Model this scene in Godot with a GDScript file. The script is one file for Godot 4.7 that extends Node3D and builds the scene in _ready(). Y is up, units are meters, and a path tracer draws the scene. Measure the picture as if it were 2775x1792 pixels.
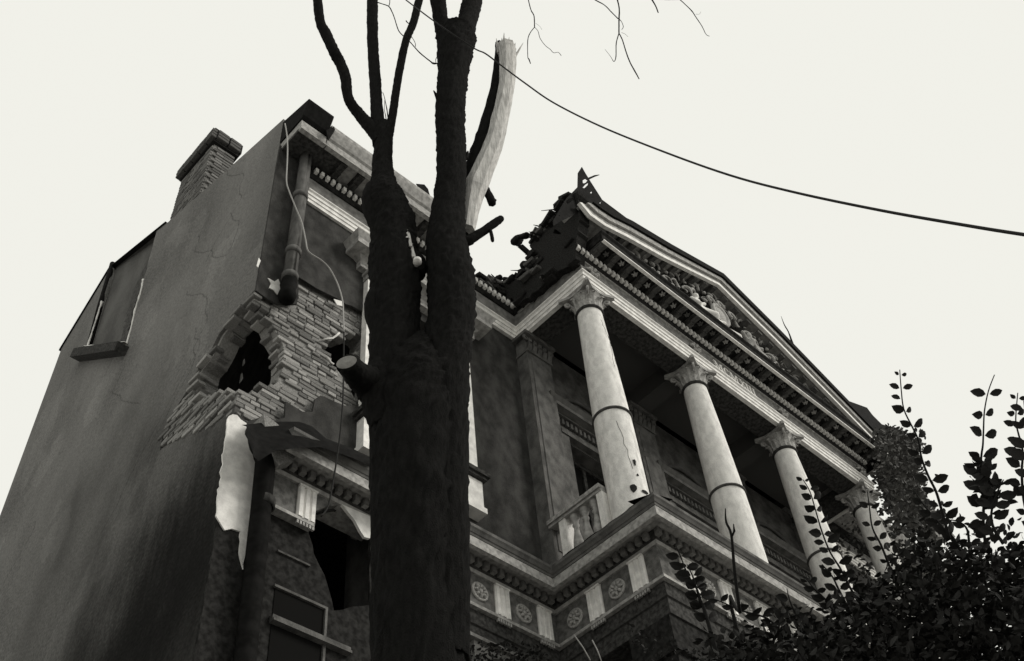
extends Node3D

# ---------------------------------------------------------------- camera frame
const F := 2950.9877            # focal length in pixels of the 2775 x 1792 photograph
var RIGHT := Vector3(0.72981, -0.07983, 0.67898)
var UP := Vector3(-0.48808, 0.63459, 0.59923)
var BACK := Vector3(-0.47871, -0.76871, 0.42416)
const GROUND := -1.6
var VP := Vector3(9.3, GROUND, -10.2)   # base of the villa
var M := {}
var rng := RandomNumberGenerator.new()
var villa: Node3D

func ray(u: float, v: float) -> Vector3:
	return RIGHT * ((u - 1387.5) / F) - UP * ((v - 896.0) / F) - BACK

func pz(u: float, v: float, z: float) -> Vector3:
	var d := ray(u, v)
	return d * (z / d.z)

func px(u: float, v: float, x: float) -> Vector3:
	var d := ray(u, v)
	return d * (x / d.x)

# a point at horizontal distance dist along azimuth 40.6 degrees (the plane the tree stands in)
func pt(u: float, v: float, dist: float) -> Vector3:
	var d := ray(u, v)
	var n := Vector3(sin(0.7086), 0, -cos(0.7086))
	return d * (dist / d.dot(n))

# a point at a straight distance from the eye
func pd(u: float, v: float, dist: float) -> Vector3:
	return ray(u, v).normalized() * dist

# ---------------------------------------------------------------- mesh helpers
func begin(smooth := false) -> SurfaceTool:
	var s := SurfaceTool.new()
	s.begin(Mesh.PRIMITIVE_TRIANGLES)
	s.set_smooth_group(0 if smooth else -1)
	return s

var laid_out := false   # lay the gable's own map over what is built now

func tri(s: SurfaceTool, a: Vector3, b: Vector3, c: Vector3):
	for p in [a, b, c]:
		if laid_out: s.set_uv(Vector2((-p.z - 6.9) / 7.0, (16.6 - p.y) / 18.4))
		s.add_vertex(p)

func quad(s: SurfaceTool, a: Vector3, b: Vector3, c: Vector3, d: Vector3):
	tri(s, a, b, c); tri(s, a, c, d)

func bx(s: SurfaceTool, a: Vector3, b: Vector3):
	var lo := a.min(b)
	var hi := a.max(b)
	var p := []
	for i in 8:
		p.append(Vector3(hi.x if i & 1 else lo.x, hi.y if i & 2 else lo.y, hi.z if i & 4 else lo.z))
	quad(s, p[0], p[2], p[3], p[1]); quad(s, p[4], p[5], p[7], p[6])
	quad(s, p[0], p[4], p[6], p[2]); quad(s, p[1], p[3], p[7], p[5])
	quad(s, p[2], p[6], p[7], p[3]); quad(s, p[0], p[1], p[5], p[4])

# extrude a flat outline: f maps (Vector2, depth) to space
func prism(s: SurfaceTool, poly: PackedVector2Array, f: Callable, t0: float, t1: float):
	var idx := Geometry2D.triangulate_polygon(poly)
	if idx.is_empty():
		# an outline that crosses itself: let the clipper untangle it
		for q in Geometry2D.offset_polygon(poly, 0.0006):
			if Geometry2D.triangulate_polygon(q).size() and not Geometry2D.is_polygon_clockwise(q): prism(s, q, f, t0, t1)
		return
	for i in range(0, idx.size(), 3):
		var a: Vector2 = poly[idx[i]]
		var b: Vector2 = poly[idx[i + 1]]
		var c: Vector2 = poly[idx[i + 2]]
		tri(s, f.call(a, t1), f.call(b, t1), f.call(c, t1))
		tri(s, f.call(c, t0), f.call(b, t0), f.call(a, t0))
	for i in poly.size():
		var a: Vector2 = poly[i]
		var b: Vector2 = poly[(i + 1) % poly.size()]
		quad(s, f.call(a, t0), f.call(b, t0), f.call(b, t1), f.call(a, t1))

func on_z(p: Vector2, t: float) -> Vector3: return Vector3(p.x, p.y, t)
func on_x(p: Vector2, t: float) -> Vector3: return Vector3(t, p.y, p.x)

var grain: FastNoiseLite

func tube(s: SurfaceTool, pts: Array, rad: Array, seg := 8, rough := 0.0, sd := 1, ridge := 0.0):
	var n := pts.size()
	var dir: Vector3 = (pts[1] - pts[0]).normalized()
	var side := dir.cross(Vector3.UP if absf(dir.y) < 0.9 else Vector3.RIGHT).normalized()
	var r := RandomNumberGenerator.new(); r.seed = sd
	var rings := []
	for i in n:
		var d: Vector3 = ((pts[mini(i + 1, n - 1)] - pts[maxi(i - 1, 0)]) as Vector3).normalized()
		side = (side - d * side.dot(d)).normalized()
		var up := d.cross(side)
		var ring := []
		for k in seg:
			var a := TAU * k / seg
			var w: float = rad[i] * (1.0 + r.randf_range(-rough, rough))
			var out := side * cos(a) + up * sin(a)
			if ridge > 0.0:
				var q: Vector3 = pts[i] + out * w
				w *= 1.0 + ridge * (absf(grain.get_noise_3d(q.x * 30.0, q.y * 5.0, q.z * 30.0)) * 2.0 - 0.5) + ridge * 0.8 * grain.get_noise_3d(q.x * 5.0 + 40.0, q.y * 3.0, q.z * 5.0)
			ring.append(pts[i] + out * w)
		rings.append(ring)
	for i in n - 1:
		for k in seg:
			var k2 := (k + 1) % seg
			quad(s, rings[i][k], rings[i + 1][k], rings[i + 1][k2], rings[i][k2])
	for k in range(1, seg - 1):
		tri(s, rings[0][0], rings[0][k], rings[0][k + 1])
		tri(s, rings[n - 1][0], rings[n - 1][k + 1], rings[n - 1][k])

# smooth a coarse chain of points and radii into a finer one
func fine(pts: Array, rad: Array, per := 4) -> Array:
	var op := []; var orr := []
	var n := pts.size()
	for i in n - 1:
		var a: Vector3 = pts[maxi(i - 1, 0)]; var b: Vector3 = pts[i]; var c: Vector3 = pts[i + 1]; var d: Vector3 = pts[mini(i + 2, n - 1)]
		for k in per:
			var t := float(k) / per
			op.append(b.cubic_interpolate(c, a, d, t))
			orr.append(lerpf(rad[i], rad[i + 1], t))
	op.append(pts[n - 1]); orr.append(rad[n - 1])
	return [op, orr]

func lathe(s: SurfaceTool, c: Vector3, prof: Array, seg := 20):
	for i in prof.size() - 1:
		var a: Vector2 = prof[i]; var b: Vector2 = prof[i + 1]
		for k in seg:
			var t0 := TAU * k / seg; var t1 := TAU * (k + 1) / seg
			var d0 := Vector3(cos(t0), 0, sin(t0)); var d1 := Vector3(cos(t1), 0, sin(t1))
			var up0 := Vector3(0, a.y, 0); var up1 := Vector3(0, b.y, 0)
			if a.x < 0.0001:
				tri(s, c + up0, c + d1 * b.x + up1, c + d0 * b.x + up1)
			elif b.x < 0.0001:
				tri(s, c + d0 * a.x + up0, c + d1 * a.x + up0, c + up1)
			else:
				quad(s, c + d0 * a.x + up0, c + d1 * a.x + up0, c + d1 * b.x + up1, c + d0 * b.x + up1)

# run a moulding profile (out from the wall line, height) along a plan line, mitred at the corners
func moulding(s: SurfaceTool, prof: Array, path: Array, close := true):
	var n := path.size()
	var offs := []
	for i in n:
		var d0: Vector2 = ((path[i] - path[i - 1]) as Vector2).normalized() if i > 0 else ((path[1] - path[0]) as Vector2).normalized()
		var d1: Vector2 = ((path[i + 1] - path[i]) as Vector2).normalized() if i < n - 1 else d0
		var n0 := Vector2(-d0.y, d0.x); var n1 := Vector2(-d1.y, d1.x)
		var m := (n0 + n1)
		offs.append(m / (1.0 + n0.dot(n1)))
	var loops := []
	for i in n:
		var l := []
		for p in prof:
			var q: Vector2 = path[i] + offs[i] * p.x
			l.append(Vector3(q.x, p.y, q.y))
		loops.append(l)
	var m2 := prof.size()
	for i in n - 1:
		for k in m2:
			var k2 := (k + 1) % m2
			quad(s, loops[i][k], loops[i][k2], loops[i + 1][k2], loops[i + 1][k])
	if close:
		var idx := Geometry2D.triangulate_polygon(PackedVector2Array(prof))
		for i in range(0, idx.size(), 3):
			tri(s, loops[0][idx[i]], loops[0][idx[i + 1]], loops[0][idx[i + 2]])
			tri(s, loops[n - 1][idx[i]], loops[n - 1][idx[i + 2]], loops[n - 1][idx[i + 1]])

# smooth body from tapered capsules [a, b, ra, rb], meshed as surface nets
func body(caps: Array, cell: float, blend: float) -> ArrayMesh:
	var lo := Vector3.ONE * 1e9; var hi := -lo
	for c in caps:
		var m: float = maxf(c[2], c[3]) + cell * 2.0
		lo = lo.min(c[0] - Vector3.ONE * m).min(c[1] - Vector3.ONE * m)
		hi = hi.max(c[0] + Vector3.ONE * m).max(c[1] + Vector3.ONE * m)
	var nx := int((hi.x - lo.x) / cell) + 2; var ny := int((hi.y - lo.y) / cell) + 2; var nz := int((hi.z - lo.z) / cell) + 2
	var fld := PackedFloat32Array(); fld.resize(nx * ny * nz)
	for k in nz:
		for j in ny:
			for i in nx:
				var p := lo + Vector3(i, j, k) * cell
				var d := 1e9
				for c in caps:
					var ab: Vector3 = c[1] - c[0]
					var t := clampf((p - c[0]).dot(ab) / maxf(ab.length_squared(), 1e-9), 0, 1)
					var e: float = p.distance_to(c[0] + ab * t) - lerpf(c[2], c[3], t)
					var h := clampf(0.5 + 0.5 * (d - e) / blend, 0, 1)
					d = lerpf(d, e, h) - blend * h * (1 - h) if d < 1e8 else e
				fld[(k * ny + j) * nx + i] = d
	var vid := {}
	var s := begin(true)
	var vs := []
	for k in nz - 1:
		for j in ny - 1:
			for i in nx - 1:
				var sum := Vector3.ZERO; var cnt := 0
				var f := []
				for q in 8:
					f.append(fld[((k + (q >> 2)) * ny + j + ((q >> 1) & 1)) * nx + i + (q & 1)])
				for e in [[0, 1], [2, 3], [4, 5], [6, 7], [0, 2], [1, 3], [4, 6], [5, 7], [0, 4], [1, 5], [2, 6], [3, 7]]:
					var fa: float = f[e[0]]; var fb: float = f[e[1]]
					if (fa < 0) != (fb < 0):
						var t := fa / (fa - fb)
						var a := Vector3(e[0] & 1, (e[0] >> 1) & 1, e[0] >> 2); var b := Vector3(e[1] & 1, (e[1] >> 1) & 1, e[1] >> 2)
						sum += a.lerp(b, t); cnt += 1
				if cnt:
					vid[(k * ny + j) * nx + i] = vs.size()
					vs.append(lo + (Vector3(i, j, k) + sum / cnt) * cell)
	var strides := [1, nx, nx * ny]
	for v in vs: s.add_vertex(v)
	for k in range(1, nz - 1):
		for j in range(1, ny - 1):
			for i in range(1, nx - 1):
				var at := (k * ny + j) * nx + i
				for ax in 3:
					var fa := fld[at]; var fb := fld[at + strides[ax]]
					if (fa < 0) != (fb < 0):
						var b: int = strides[(ax + 1) % 3]; var c: int = strides[(ax + 2) % 3]
						var q := [vid[at - b - c], vid[at - c], vid[at], vid[at - b]]
						if fa < 0: q.reverse()
						for o in [0, 1, 2, 0, 2, 3]: s.add_index(q[o])
	s.generate_normals()
	return s.commit()

# ---------------------------------------------------------------- node helpers
func done(s: SurfaceTool) -> ArrayMesh:
	s.generate_normals()
	return s.commit()

func part(called: String, what, mat: Material, parent: Node3D) -> MeshInstance3D:
	var o := MeshInstance3D.new()
	o.name = called
	o.mesh = done(what) if what is SurfaceTool else what
	o.material_override = mat
	parent.add_child(o, true)
	if parent == villa: o.position = -VP
	return o

func thing(called: String, label: String, category: String, at: Vector3, group := "") -> Node3D:
	var o := Node3D.new()
	o.name = called
	add_child(o, true)
	o.position = at
	o.set_meta("label", label); o.set_meta("category", category)
	if group: o.set_meta("group", group)
	return o

func stuff(o: Node) -> Node:
	o.set_meta("kind", "stuff")
	return o

# ---------------------------------------------------------------- materials
func grey(v: float, warm := 0.035) -> Color:
	return Color(v * (1.0 + warm * 0.4), v, v * (1.0 - warm))

func cloth(sd: int, lo: float, hi: float, size: float, stretch := Vector3.ONE, grain := 0.12, rough := 0.9, relief := 0.6, freq := 0.012, warm := 0.035) -> StandardMaterial3D:
	var n := FastNoiseLite.new(); n.seed = sd; n.frequency = freq; n.fractal_octaves = 5; n.fractal_gain = 0.55
	var a := n.get_seamless_image(512, 512); a.convert(Image.FORMAT_L8)
	n.frequency = 0.16; n.seed = sd + 9; n.fractal_octaves = 2
	var b := n.get_seamless_image(512, 512); b.convert(Image.FORMAT_L8)
	var da := a.get_data(); var db := b.get_data()
	var r := RandomNumberGenerator.new(); r.seed = sd
	var lut := PackedByteArray(); lut.resize(768)
	for i in 256:
		var t := clampf((i / 255.0 - 0.5) * 1.5 + 0.5, 0, 1)
		var c := grey(lerpf(lo, hi, t), warm).linear_to_srgb()
		lut[i * 3] = int(c.r * 255 + 0.5); lut[i * 3 + 1] = int(c.g * 255 + 0.5); lut[i * 3 + 2] = int(c.b * 255 + 0.5)
	var o := PackedByteArray(); o.resize(512 * 512 * 3)
	var hgt := PackedByteArray(); hgt.resize(512 * 512)
	for i in 262144:
		var v := clampf(da[i] + (db[i] - 128) * 0.35 + r.randf_range(-255, 255) * grain, 0, 255)
		var q := int(v) * 3
		o[i * 3] = lut[q]; o[i * 3 + 1] = lut[q + 1]; o[i * 3 + 2] = lut[q + 2]
		hgt[i] = int(clampf(da[i] * 0.5 + db[i] * 0.5, 0, 255))
	var m := StandardMaterial3D.new()
	m.albedo_texture = ImageTexture.create_from_image(Image.create_from_data(512, 512, false, Image.FORMAT_RGB8, o))
	m.roughness = rough
	m.metallic_specular = 0.12
	m.uv1_triplanar = true; m.uv1_world_triplanar = true
	m.uv1_scale = Vector3(1.0 / size, 1.0 / size, 1.0 / size) / stretch
	if relief > 0:
		m.heightmap_enabled = true
		m.heightmap_texture = ImageTexture.create_from_image(Image.create_from_data(512, 512, false, Image.FORMAT_L8, hgt))
		m.heightmap_scale = relief
	return m

func plain(v: float, rough := 0.85, warm := 0.035) -> StandardMaterial3D:
	var m := StandardMaterial3D.new()
	m.albedo_color = grey(v, warm).linear_to_srgb()
	m.roughness = rough
	m.metallic_specular = 0.15
	return m

func materials():
	M.gable = cloth(11, 0.08, 0.14, 3.6, Vector3(1, 2.2, 1), 0.10, 0.95, 0.3, 0.007)
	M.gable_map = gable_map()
	M.stucco = cloth(12, 0.032, 0.064, 1.7, Vector3(1, 1.4, 1), 0.12, 0.95, 0.5)
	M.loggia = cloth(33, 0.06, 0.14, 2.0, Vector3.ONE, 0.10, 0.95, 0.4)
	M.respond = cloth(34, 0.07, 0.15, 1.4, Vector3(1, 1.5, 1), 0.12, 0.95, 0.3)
	M.white = cloth(13, 0.62, 0.88, 1.1, Vector3.ONE, 0.08, 0.8, 0.2)
	M.column = cloth(14, 0.56, 0.86, 0.9, Vector3(1, 2.6, 1), 0.26, 0.85, 0.5, 0.016)
	M.frieze = cloth(15, 0.13, 0.26, 1.0, Vector3.ONE, 0.12, 0.9, 0.3)
	M.lower = cloth(35, 0.08, 0.19, 0.8, Vector3.ONE, 0.12, 0.9, 0.3)
	M.stone = cloth(16, 0.22, 0.44, 0.9, Vector3.ONE, 0.14, 0.9, 0.4, 0.018)
	M.dusky = cloth(17, 0.025, 0.075, 0.8, Vector3.ONE, 0.12, 0.95, 0.4, 0.02)
	M.ornament = cloth(18, 0.24, 0.5, 0.5, Vector3.ONE, 0.14, 0.9, 0.5, 0.03)
	M.mortar = cloth(19, 0.16, 0.32, 0.5, Vector3.ONE, 0.15, 0.95, 0.6, 0.03)
	M.rubble = cloth(20, 0.014, 0.04, 0.5, Vector3.ONE, 0.12, 0.95, 0.6, 0.03)
	M.bricks = []
	for i in 5:
		M.bricks.append(cloth(40 + i, [0.09, 0.13, 0.17, 0.20, 0.28][i], [0.20, 0.25, 0.30, 0.35, 0.45][i], 0.3, Vector3.ONE, 0.2, 0.95, 0.6, 0.03))
	M.old_bricks = []
	for i in 3:
		M.old_bricks.append(cloth(50 + i, [0.07, 0.10, 0.14][i], [0.15, 0.2, 0.26][i], 0.3, Vector3.ONE, 0.14, 0.95, 0.5, 0.03))
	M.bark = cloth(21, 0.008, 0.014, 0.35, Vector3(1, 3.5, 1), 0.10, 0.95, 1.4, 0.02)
	M.wood = cloth(22, 0.30, 0.72, 0.45, Vector3(0.5, 6, 0.5), 0.12, 0.85, 0.6, 0.02)
	M.pale = cloth(36, 0.45, 0.8, 0.3, Vector3.ONE, 0.12, 0.8, 0.2)
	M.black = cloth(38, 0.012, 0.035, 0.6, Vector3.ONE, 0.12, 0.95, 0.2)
	M.trim = cloth(37, 0.05, 0.11, 0.6, Vector3.ONE, 0.12, 0.9, 0.2)
	M.metal = cloth(23, 0.006, 0.014, 0.7, Vector3.ONE, 0.08, 0.85, 0.1)
	M.lead = cloth(24, 0.06, 0.14, 0.6, Vector3(1, 3, 1), 0.10, 0.75, 0.15)
	M.cable = plain(0.018, 0.6)
	M.wire = plain(0.36, 0.6)
	M.glass = plain(0.010, 0.6); M.glass.metallic_specular = 0.02
	M.leaf = plain(0.026, 0.7)
	M.leaf.cull_mode = BaseMaterial3D.CULL_DISABLED
	M.leaf.backlight_enabled = true; M.leaf.backlight = Color(0.03, 0.03, 0.027)
	M.ivy = plain(0.09, 0.7)
	M.ivy.cull_mode = BaseMaterial3D.CULL_DISABLED
	M.stem = plain(0.018, 0.9)
	M.earth = cloth(25, 0.16, 0.30, 4.0, Vector3.ONE, 0.15, 1.0, 2.0)  # pale tone set to reflect light up under the eaves

# old render of the gable: fine trowel marks, rain streaks, shade painted in down the wall and below the breach
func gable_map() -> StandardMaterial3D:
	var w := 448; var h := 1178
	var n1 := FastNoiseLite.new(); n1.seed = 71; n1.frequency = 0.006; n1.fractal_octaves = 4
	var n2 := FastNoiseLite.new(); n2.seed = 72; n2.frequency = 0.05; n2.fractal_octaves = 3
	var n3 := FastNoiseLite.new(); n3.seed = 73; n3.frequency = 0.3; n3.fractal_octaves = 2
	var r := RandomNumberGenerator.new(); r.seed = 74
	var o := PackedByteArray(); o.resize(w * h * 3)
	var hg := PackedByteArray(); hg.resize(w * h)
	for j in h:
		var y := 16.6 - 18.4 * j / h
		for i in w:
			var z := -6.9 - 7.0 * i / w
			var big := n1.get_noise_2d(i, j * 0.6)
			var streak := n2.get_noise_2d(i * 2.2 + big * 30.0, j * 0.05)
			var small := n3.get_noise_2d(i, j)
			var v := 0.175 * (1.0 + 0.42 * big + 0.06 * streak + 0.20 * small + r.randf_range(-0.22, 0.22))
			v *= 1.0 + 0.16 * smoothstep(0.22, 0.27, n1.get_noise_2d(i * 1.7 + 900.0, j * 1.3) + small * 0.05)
			var shade_edge := 9.6 + big * 4.0 + streak * 0.35 + small * 0.5 + (z + 10.0) * 0.25
			v *= lerpf(1.0, 0.30, smoothstep(-1.6, 4.2, shade_edge - y))  # painted shade, deepening down the wall
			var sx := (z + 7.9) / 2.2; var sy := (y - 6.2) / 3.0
			var shade_blot := clampf(1.15 - sqrt(sx * sx + sy * sy) + big * 0.6 + streak * 0.12 + small * 0.2, 0, 1)
			v *= lerpf(1.0, 0.22, smoothstep(0.1, 1.0, shade_blot))  # painted shade in a blotch below the breach
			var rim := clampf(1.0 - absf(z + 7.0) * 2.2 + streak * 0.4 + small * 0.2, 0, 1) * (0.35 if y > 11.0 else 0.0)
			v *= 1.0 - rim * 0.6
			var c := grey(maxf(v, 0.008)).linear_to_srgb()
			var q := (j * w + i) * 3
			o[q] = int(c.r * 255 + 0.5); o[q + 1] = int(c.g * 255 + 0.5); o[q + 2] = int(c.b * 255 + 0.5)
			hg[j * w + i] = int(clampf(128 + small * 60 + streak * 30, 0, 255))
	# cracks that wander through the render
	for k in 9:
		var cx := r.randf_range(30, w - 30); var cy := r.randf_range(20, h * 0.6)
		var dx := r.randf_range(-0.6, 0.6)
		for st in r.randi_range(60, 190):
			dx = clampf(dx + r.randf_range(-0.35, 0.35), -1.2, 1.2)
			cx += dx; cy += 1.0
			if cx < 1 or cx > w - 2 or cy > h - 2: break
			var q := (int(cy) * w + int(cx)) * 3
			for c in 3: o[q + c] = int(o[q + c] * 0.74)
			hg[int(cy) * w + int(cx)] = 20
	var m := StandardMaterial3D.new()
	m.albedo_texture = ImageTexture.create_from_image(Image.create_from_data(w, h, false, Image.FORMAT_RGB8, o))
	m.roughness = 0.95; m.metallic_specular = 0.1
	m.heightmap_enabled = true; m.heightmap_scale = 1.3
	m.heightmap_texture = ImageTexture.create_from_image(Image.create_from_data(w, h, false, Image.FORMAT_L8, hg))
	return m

# ---------------------------------------------------------------- start
func _ready():
	rng.seed = 7
	grain = FastNoiseLite.new(); grain.seed = 3; grain.frequency = 1.0; grain.fractal_octaves = 3
	# camera
	var cam := Camera3D.new()
	cam.name = "camera"
	cam.fov = 33.77943
	cam.near = 0.05; cam.far = 800.0
	cam.transform = Transform3D(Basis(RIGHT, UP, BACK).orthonormalized(), Vector3.ZERO)
	add_child(cam)
	# overcast white sky
	var we := WorldEnvironment.new(); we.name = "environment"
	var env := Environment.new()
	var sky := Sky.new()
	var sm := ProceduralSkyMaterial.new()
	var open := 1.6
	var lin := Color(0.945, 0.943, 0.913).srgb_to_linear()
	var white := Color(lin.r / open, lin.g / open, lin.b / open).linear_to_srgb()
	sm.sky_top_color = white; sm.sky_horizon_color = white
	sm.ground_horizon_color = Color(0.3, 0.3, 0.29); sm.ground_bottom_color = Color(0.3, 0.3, 0.29)
	sm.sky_energy_multiplier = 1.0
	sky.sky_material = sm
	env.background_mode = Environment.BG_SKY
	env.sky = sky
	env.tonemap_mode = Environment.TONE_MAPPER_LINEAR
	env.tonemap_exposure = open
	env.sdfgi_enabled = true; env.ssao_enabled = true; env.ssil_enabled = true
	we.environment = env
	add_child(we)
	var sun := DirectionalLight3D.new(); sun.name = "sun"
	sun.light_color = Color(1.0, 0.985, 0.955)
	sun.light_energy = 0.5
	sun.light_angular_distance = 24.0
	sun.shadow_enabled = true
	add_child(sun)
	sun.look_at_from_position(Vector3(0.72, 0.80, 0.75), Vector3.ZERO)
	materials()
	# ground
	var g := begin()
	quad(g, Vector3(-300, GROUND, -300), Vector3(300, GROUND, -300), Vector3(300, GROUND, 300), Vector3(-300, GROUND, 300))
	var gr := part("ground", g, M.earth, self)
	gr.set_meta("kind", "structure"); gr.set_meta("label", "unseen ground in front of the ruined house, made pale to bounce light upward"); gr.set_meta("category", "ground")
	villa = thing("ruined_house", "bomb damaged classical house with columned portico, broken corner and bare gable", "house", VP)
	gable()
	front_wall()
	upper_entablature()
	pediment()
	columns()
	loggia()
	lower_cornice()
	ground_floor()
	pipes()
	chimney()
	ruins()
	tree()
	wires()
	shrubs()

# ---------------------------------------------------------------- the gable end
const GX := 3.57
const WZ := -6.95

func zy(list: Array, x: float) -> PackedVector2Array:
	var o := PackedVector2Array()
	for p in list:
		var q := px(p[0], p[1], x)
		o.append(Vector2(q.z, q.y))
	return o

func xy(list: Array, z: float) -> PackedVector2Array:
	var o := PackedVector2Array()
	for p in list:
		var q := pz(p[0], p[1], z)
		o.append(Vector2(q.x, q.y))
	return o

func ragged(poly: PackedVector2Array, step: float, amp: float, sd: int, keep := 0) -> PackedVector2Array:
	var r := RandomNumberGenerator.new(); r.seed = sd
	var o := PackedVector2Array()
	var n := poly.size()
	for i in n:
		var a := poly[i]; var b := poly[(i + 1) % n]
		o.append(a)
		if i >= n - keep: continue
		var k := int(a.distance_to(b) / step)
		for j in range(1, k):
			o.append(a.lerp(b, float(j) / k) + Vector2(r.randf_range(-amp, amp), r.randf_range(-amp, amp)))
	return o

var brick_meshes := []

func make_brick_meshes():
	for v in 4:
		var s := begin()
		var r := RandomNumberGenerator.new(); r.seed = 100 + v
		# a chipped brick of unit size: chamfered box with uneven corners
		var e := 0.07
		var ring := []
		for lvl in 4:
			var y: float = [-0.5, -0.5 + e * 1.6, 0.5 - e * 1.6, 0.5][lvl]
			var k: float = 0.5 if lvl in [1, 2] else 0.5 - e
			var l := []
			for c in [[-1, -1], [1, -1], [1, 1], [-1, 1]]:
				l.append(Vector3(c[0] * k * r.randf_range(0.93, 1.0), y + r.randf_range(-0.03, 0.03), c[1] * k * r.randf_range(0.93, 1.0)))
			ring.append(l)
		for lvl in 3:
			for c in 4:
				quad(s, ring[lvl][c], ring[lvl + 1][c], ring[lvl + 1][(c + 1) % 4], ring[lvl][(c + 1) % 4])
		quad(s, ring[0][0], ring[0][1], ring[0][2], ring[0][3])
		quad(s, ring[3][3], ring[3][2], ring[3][1], ring[3][0])
		brick_meshes.append(done(s))

func brick(parent: Node3D, at: Vector3, size: Vector3, mats: Array, tilt := 0.01) -> MeshInstance3D:
	var o := MeshInstance3D.new()
	o.name = "brick"
	o.mesh = brick_meshes[rng.randi() % 4]
	o.material_override = mats[rng.randi() % mats.size()]
	parent.add_child(o, true)
	var b := Basis.from_euler(Vector3(rng.randf_range(-tilt, tilt), rng.randf_range(-tilt, tilt), rng.randf_range(-tilt, tilt)))
	o.transform = Transform3D(b * Basis.from_scale(size), at)
	return o

var hole_front: PackedVector2Array
var breach: PackedVector2Array
var shot: PackedVector2Array
var hole_side: PackedVector2Array
var bare_front: PackedVector2Array
var bare_side: PackedVector2Array
var ROOF := [Vector2(-6.95, 13.97), Vector2(-8.6, 14.58), Vector2(-10.29, 15.23), Vector2(-10.62, 15.42)]

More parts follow.
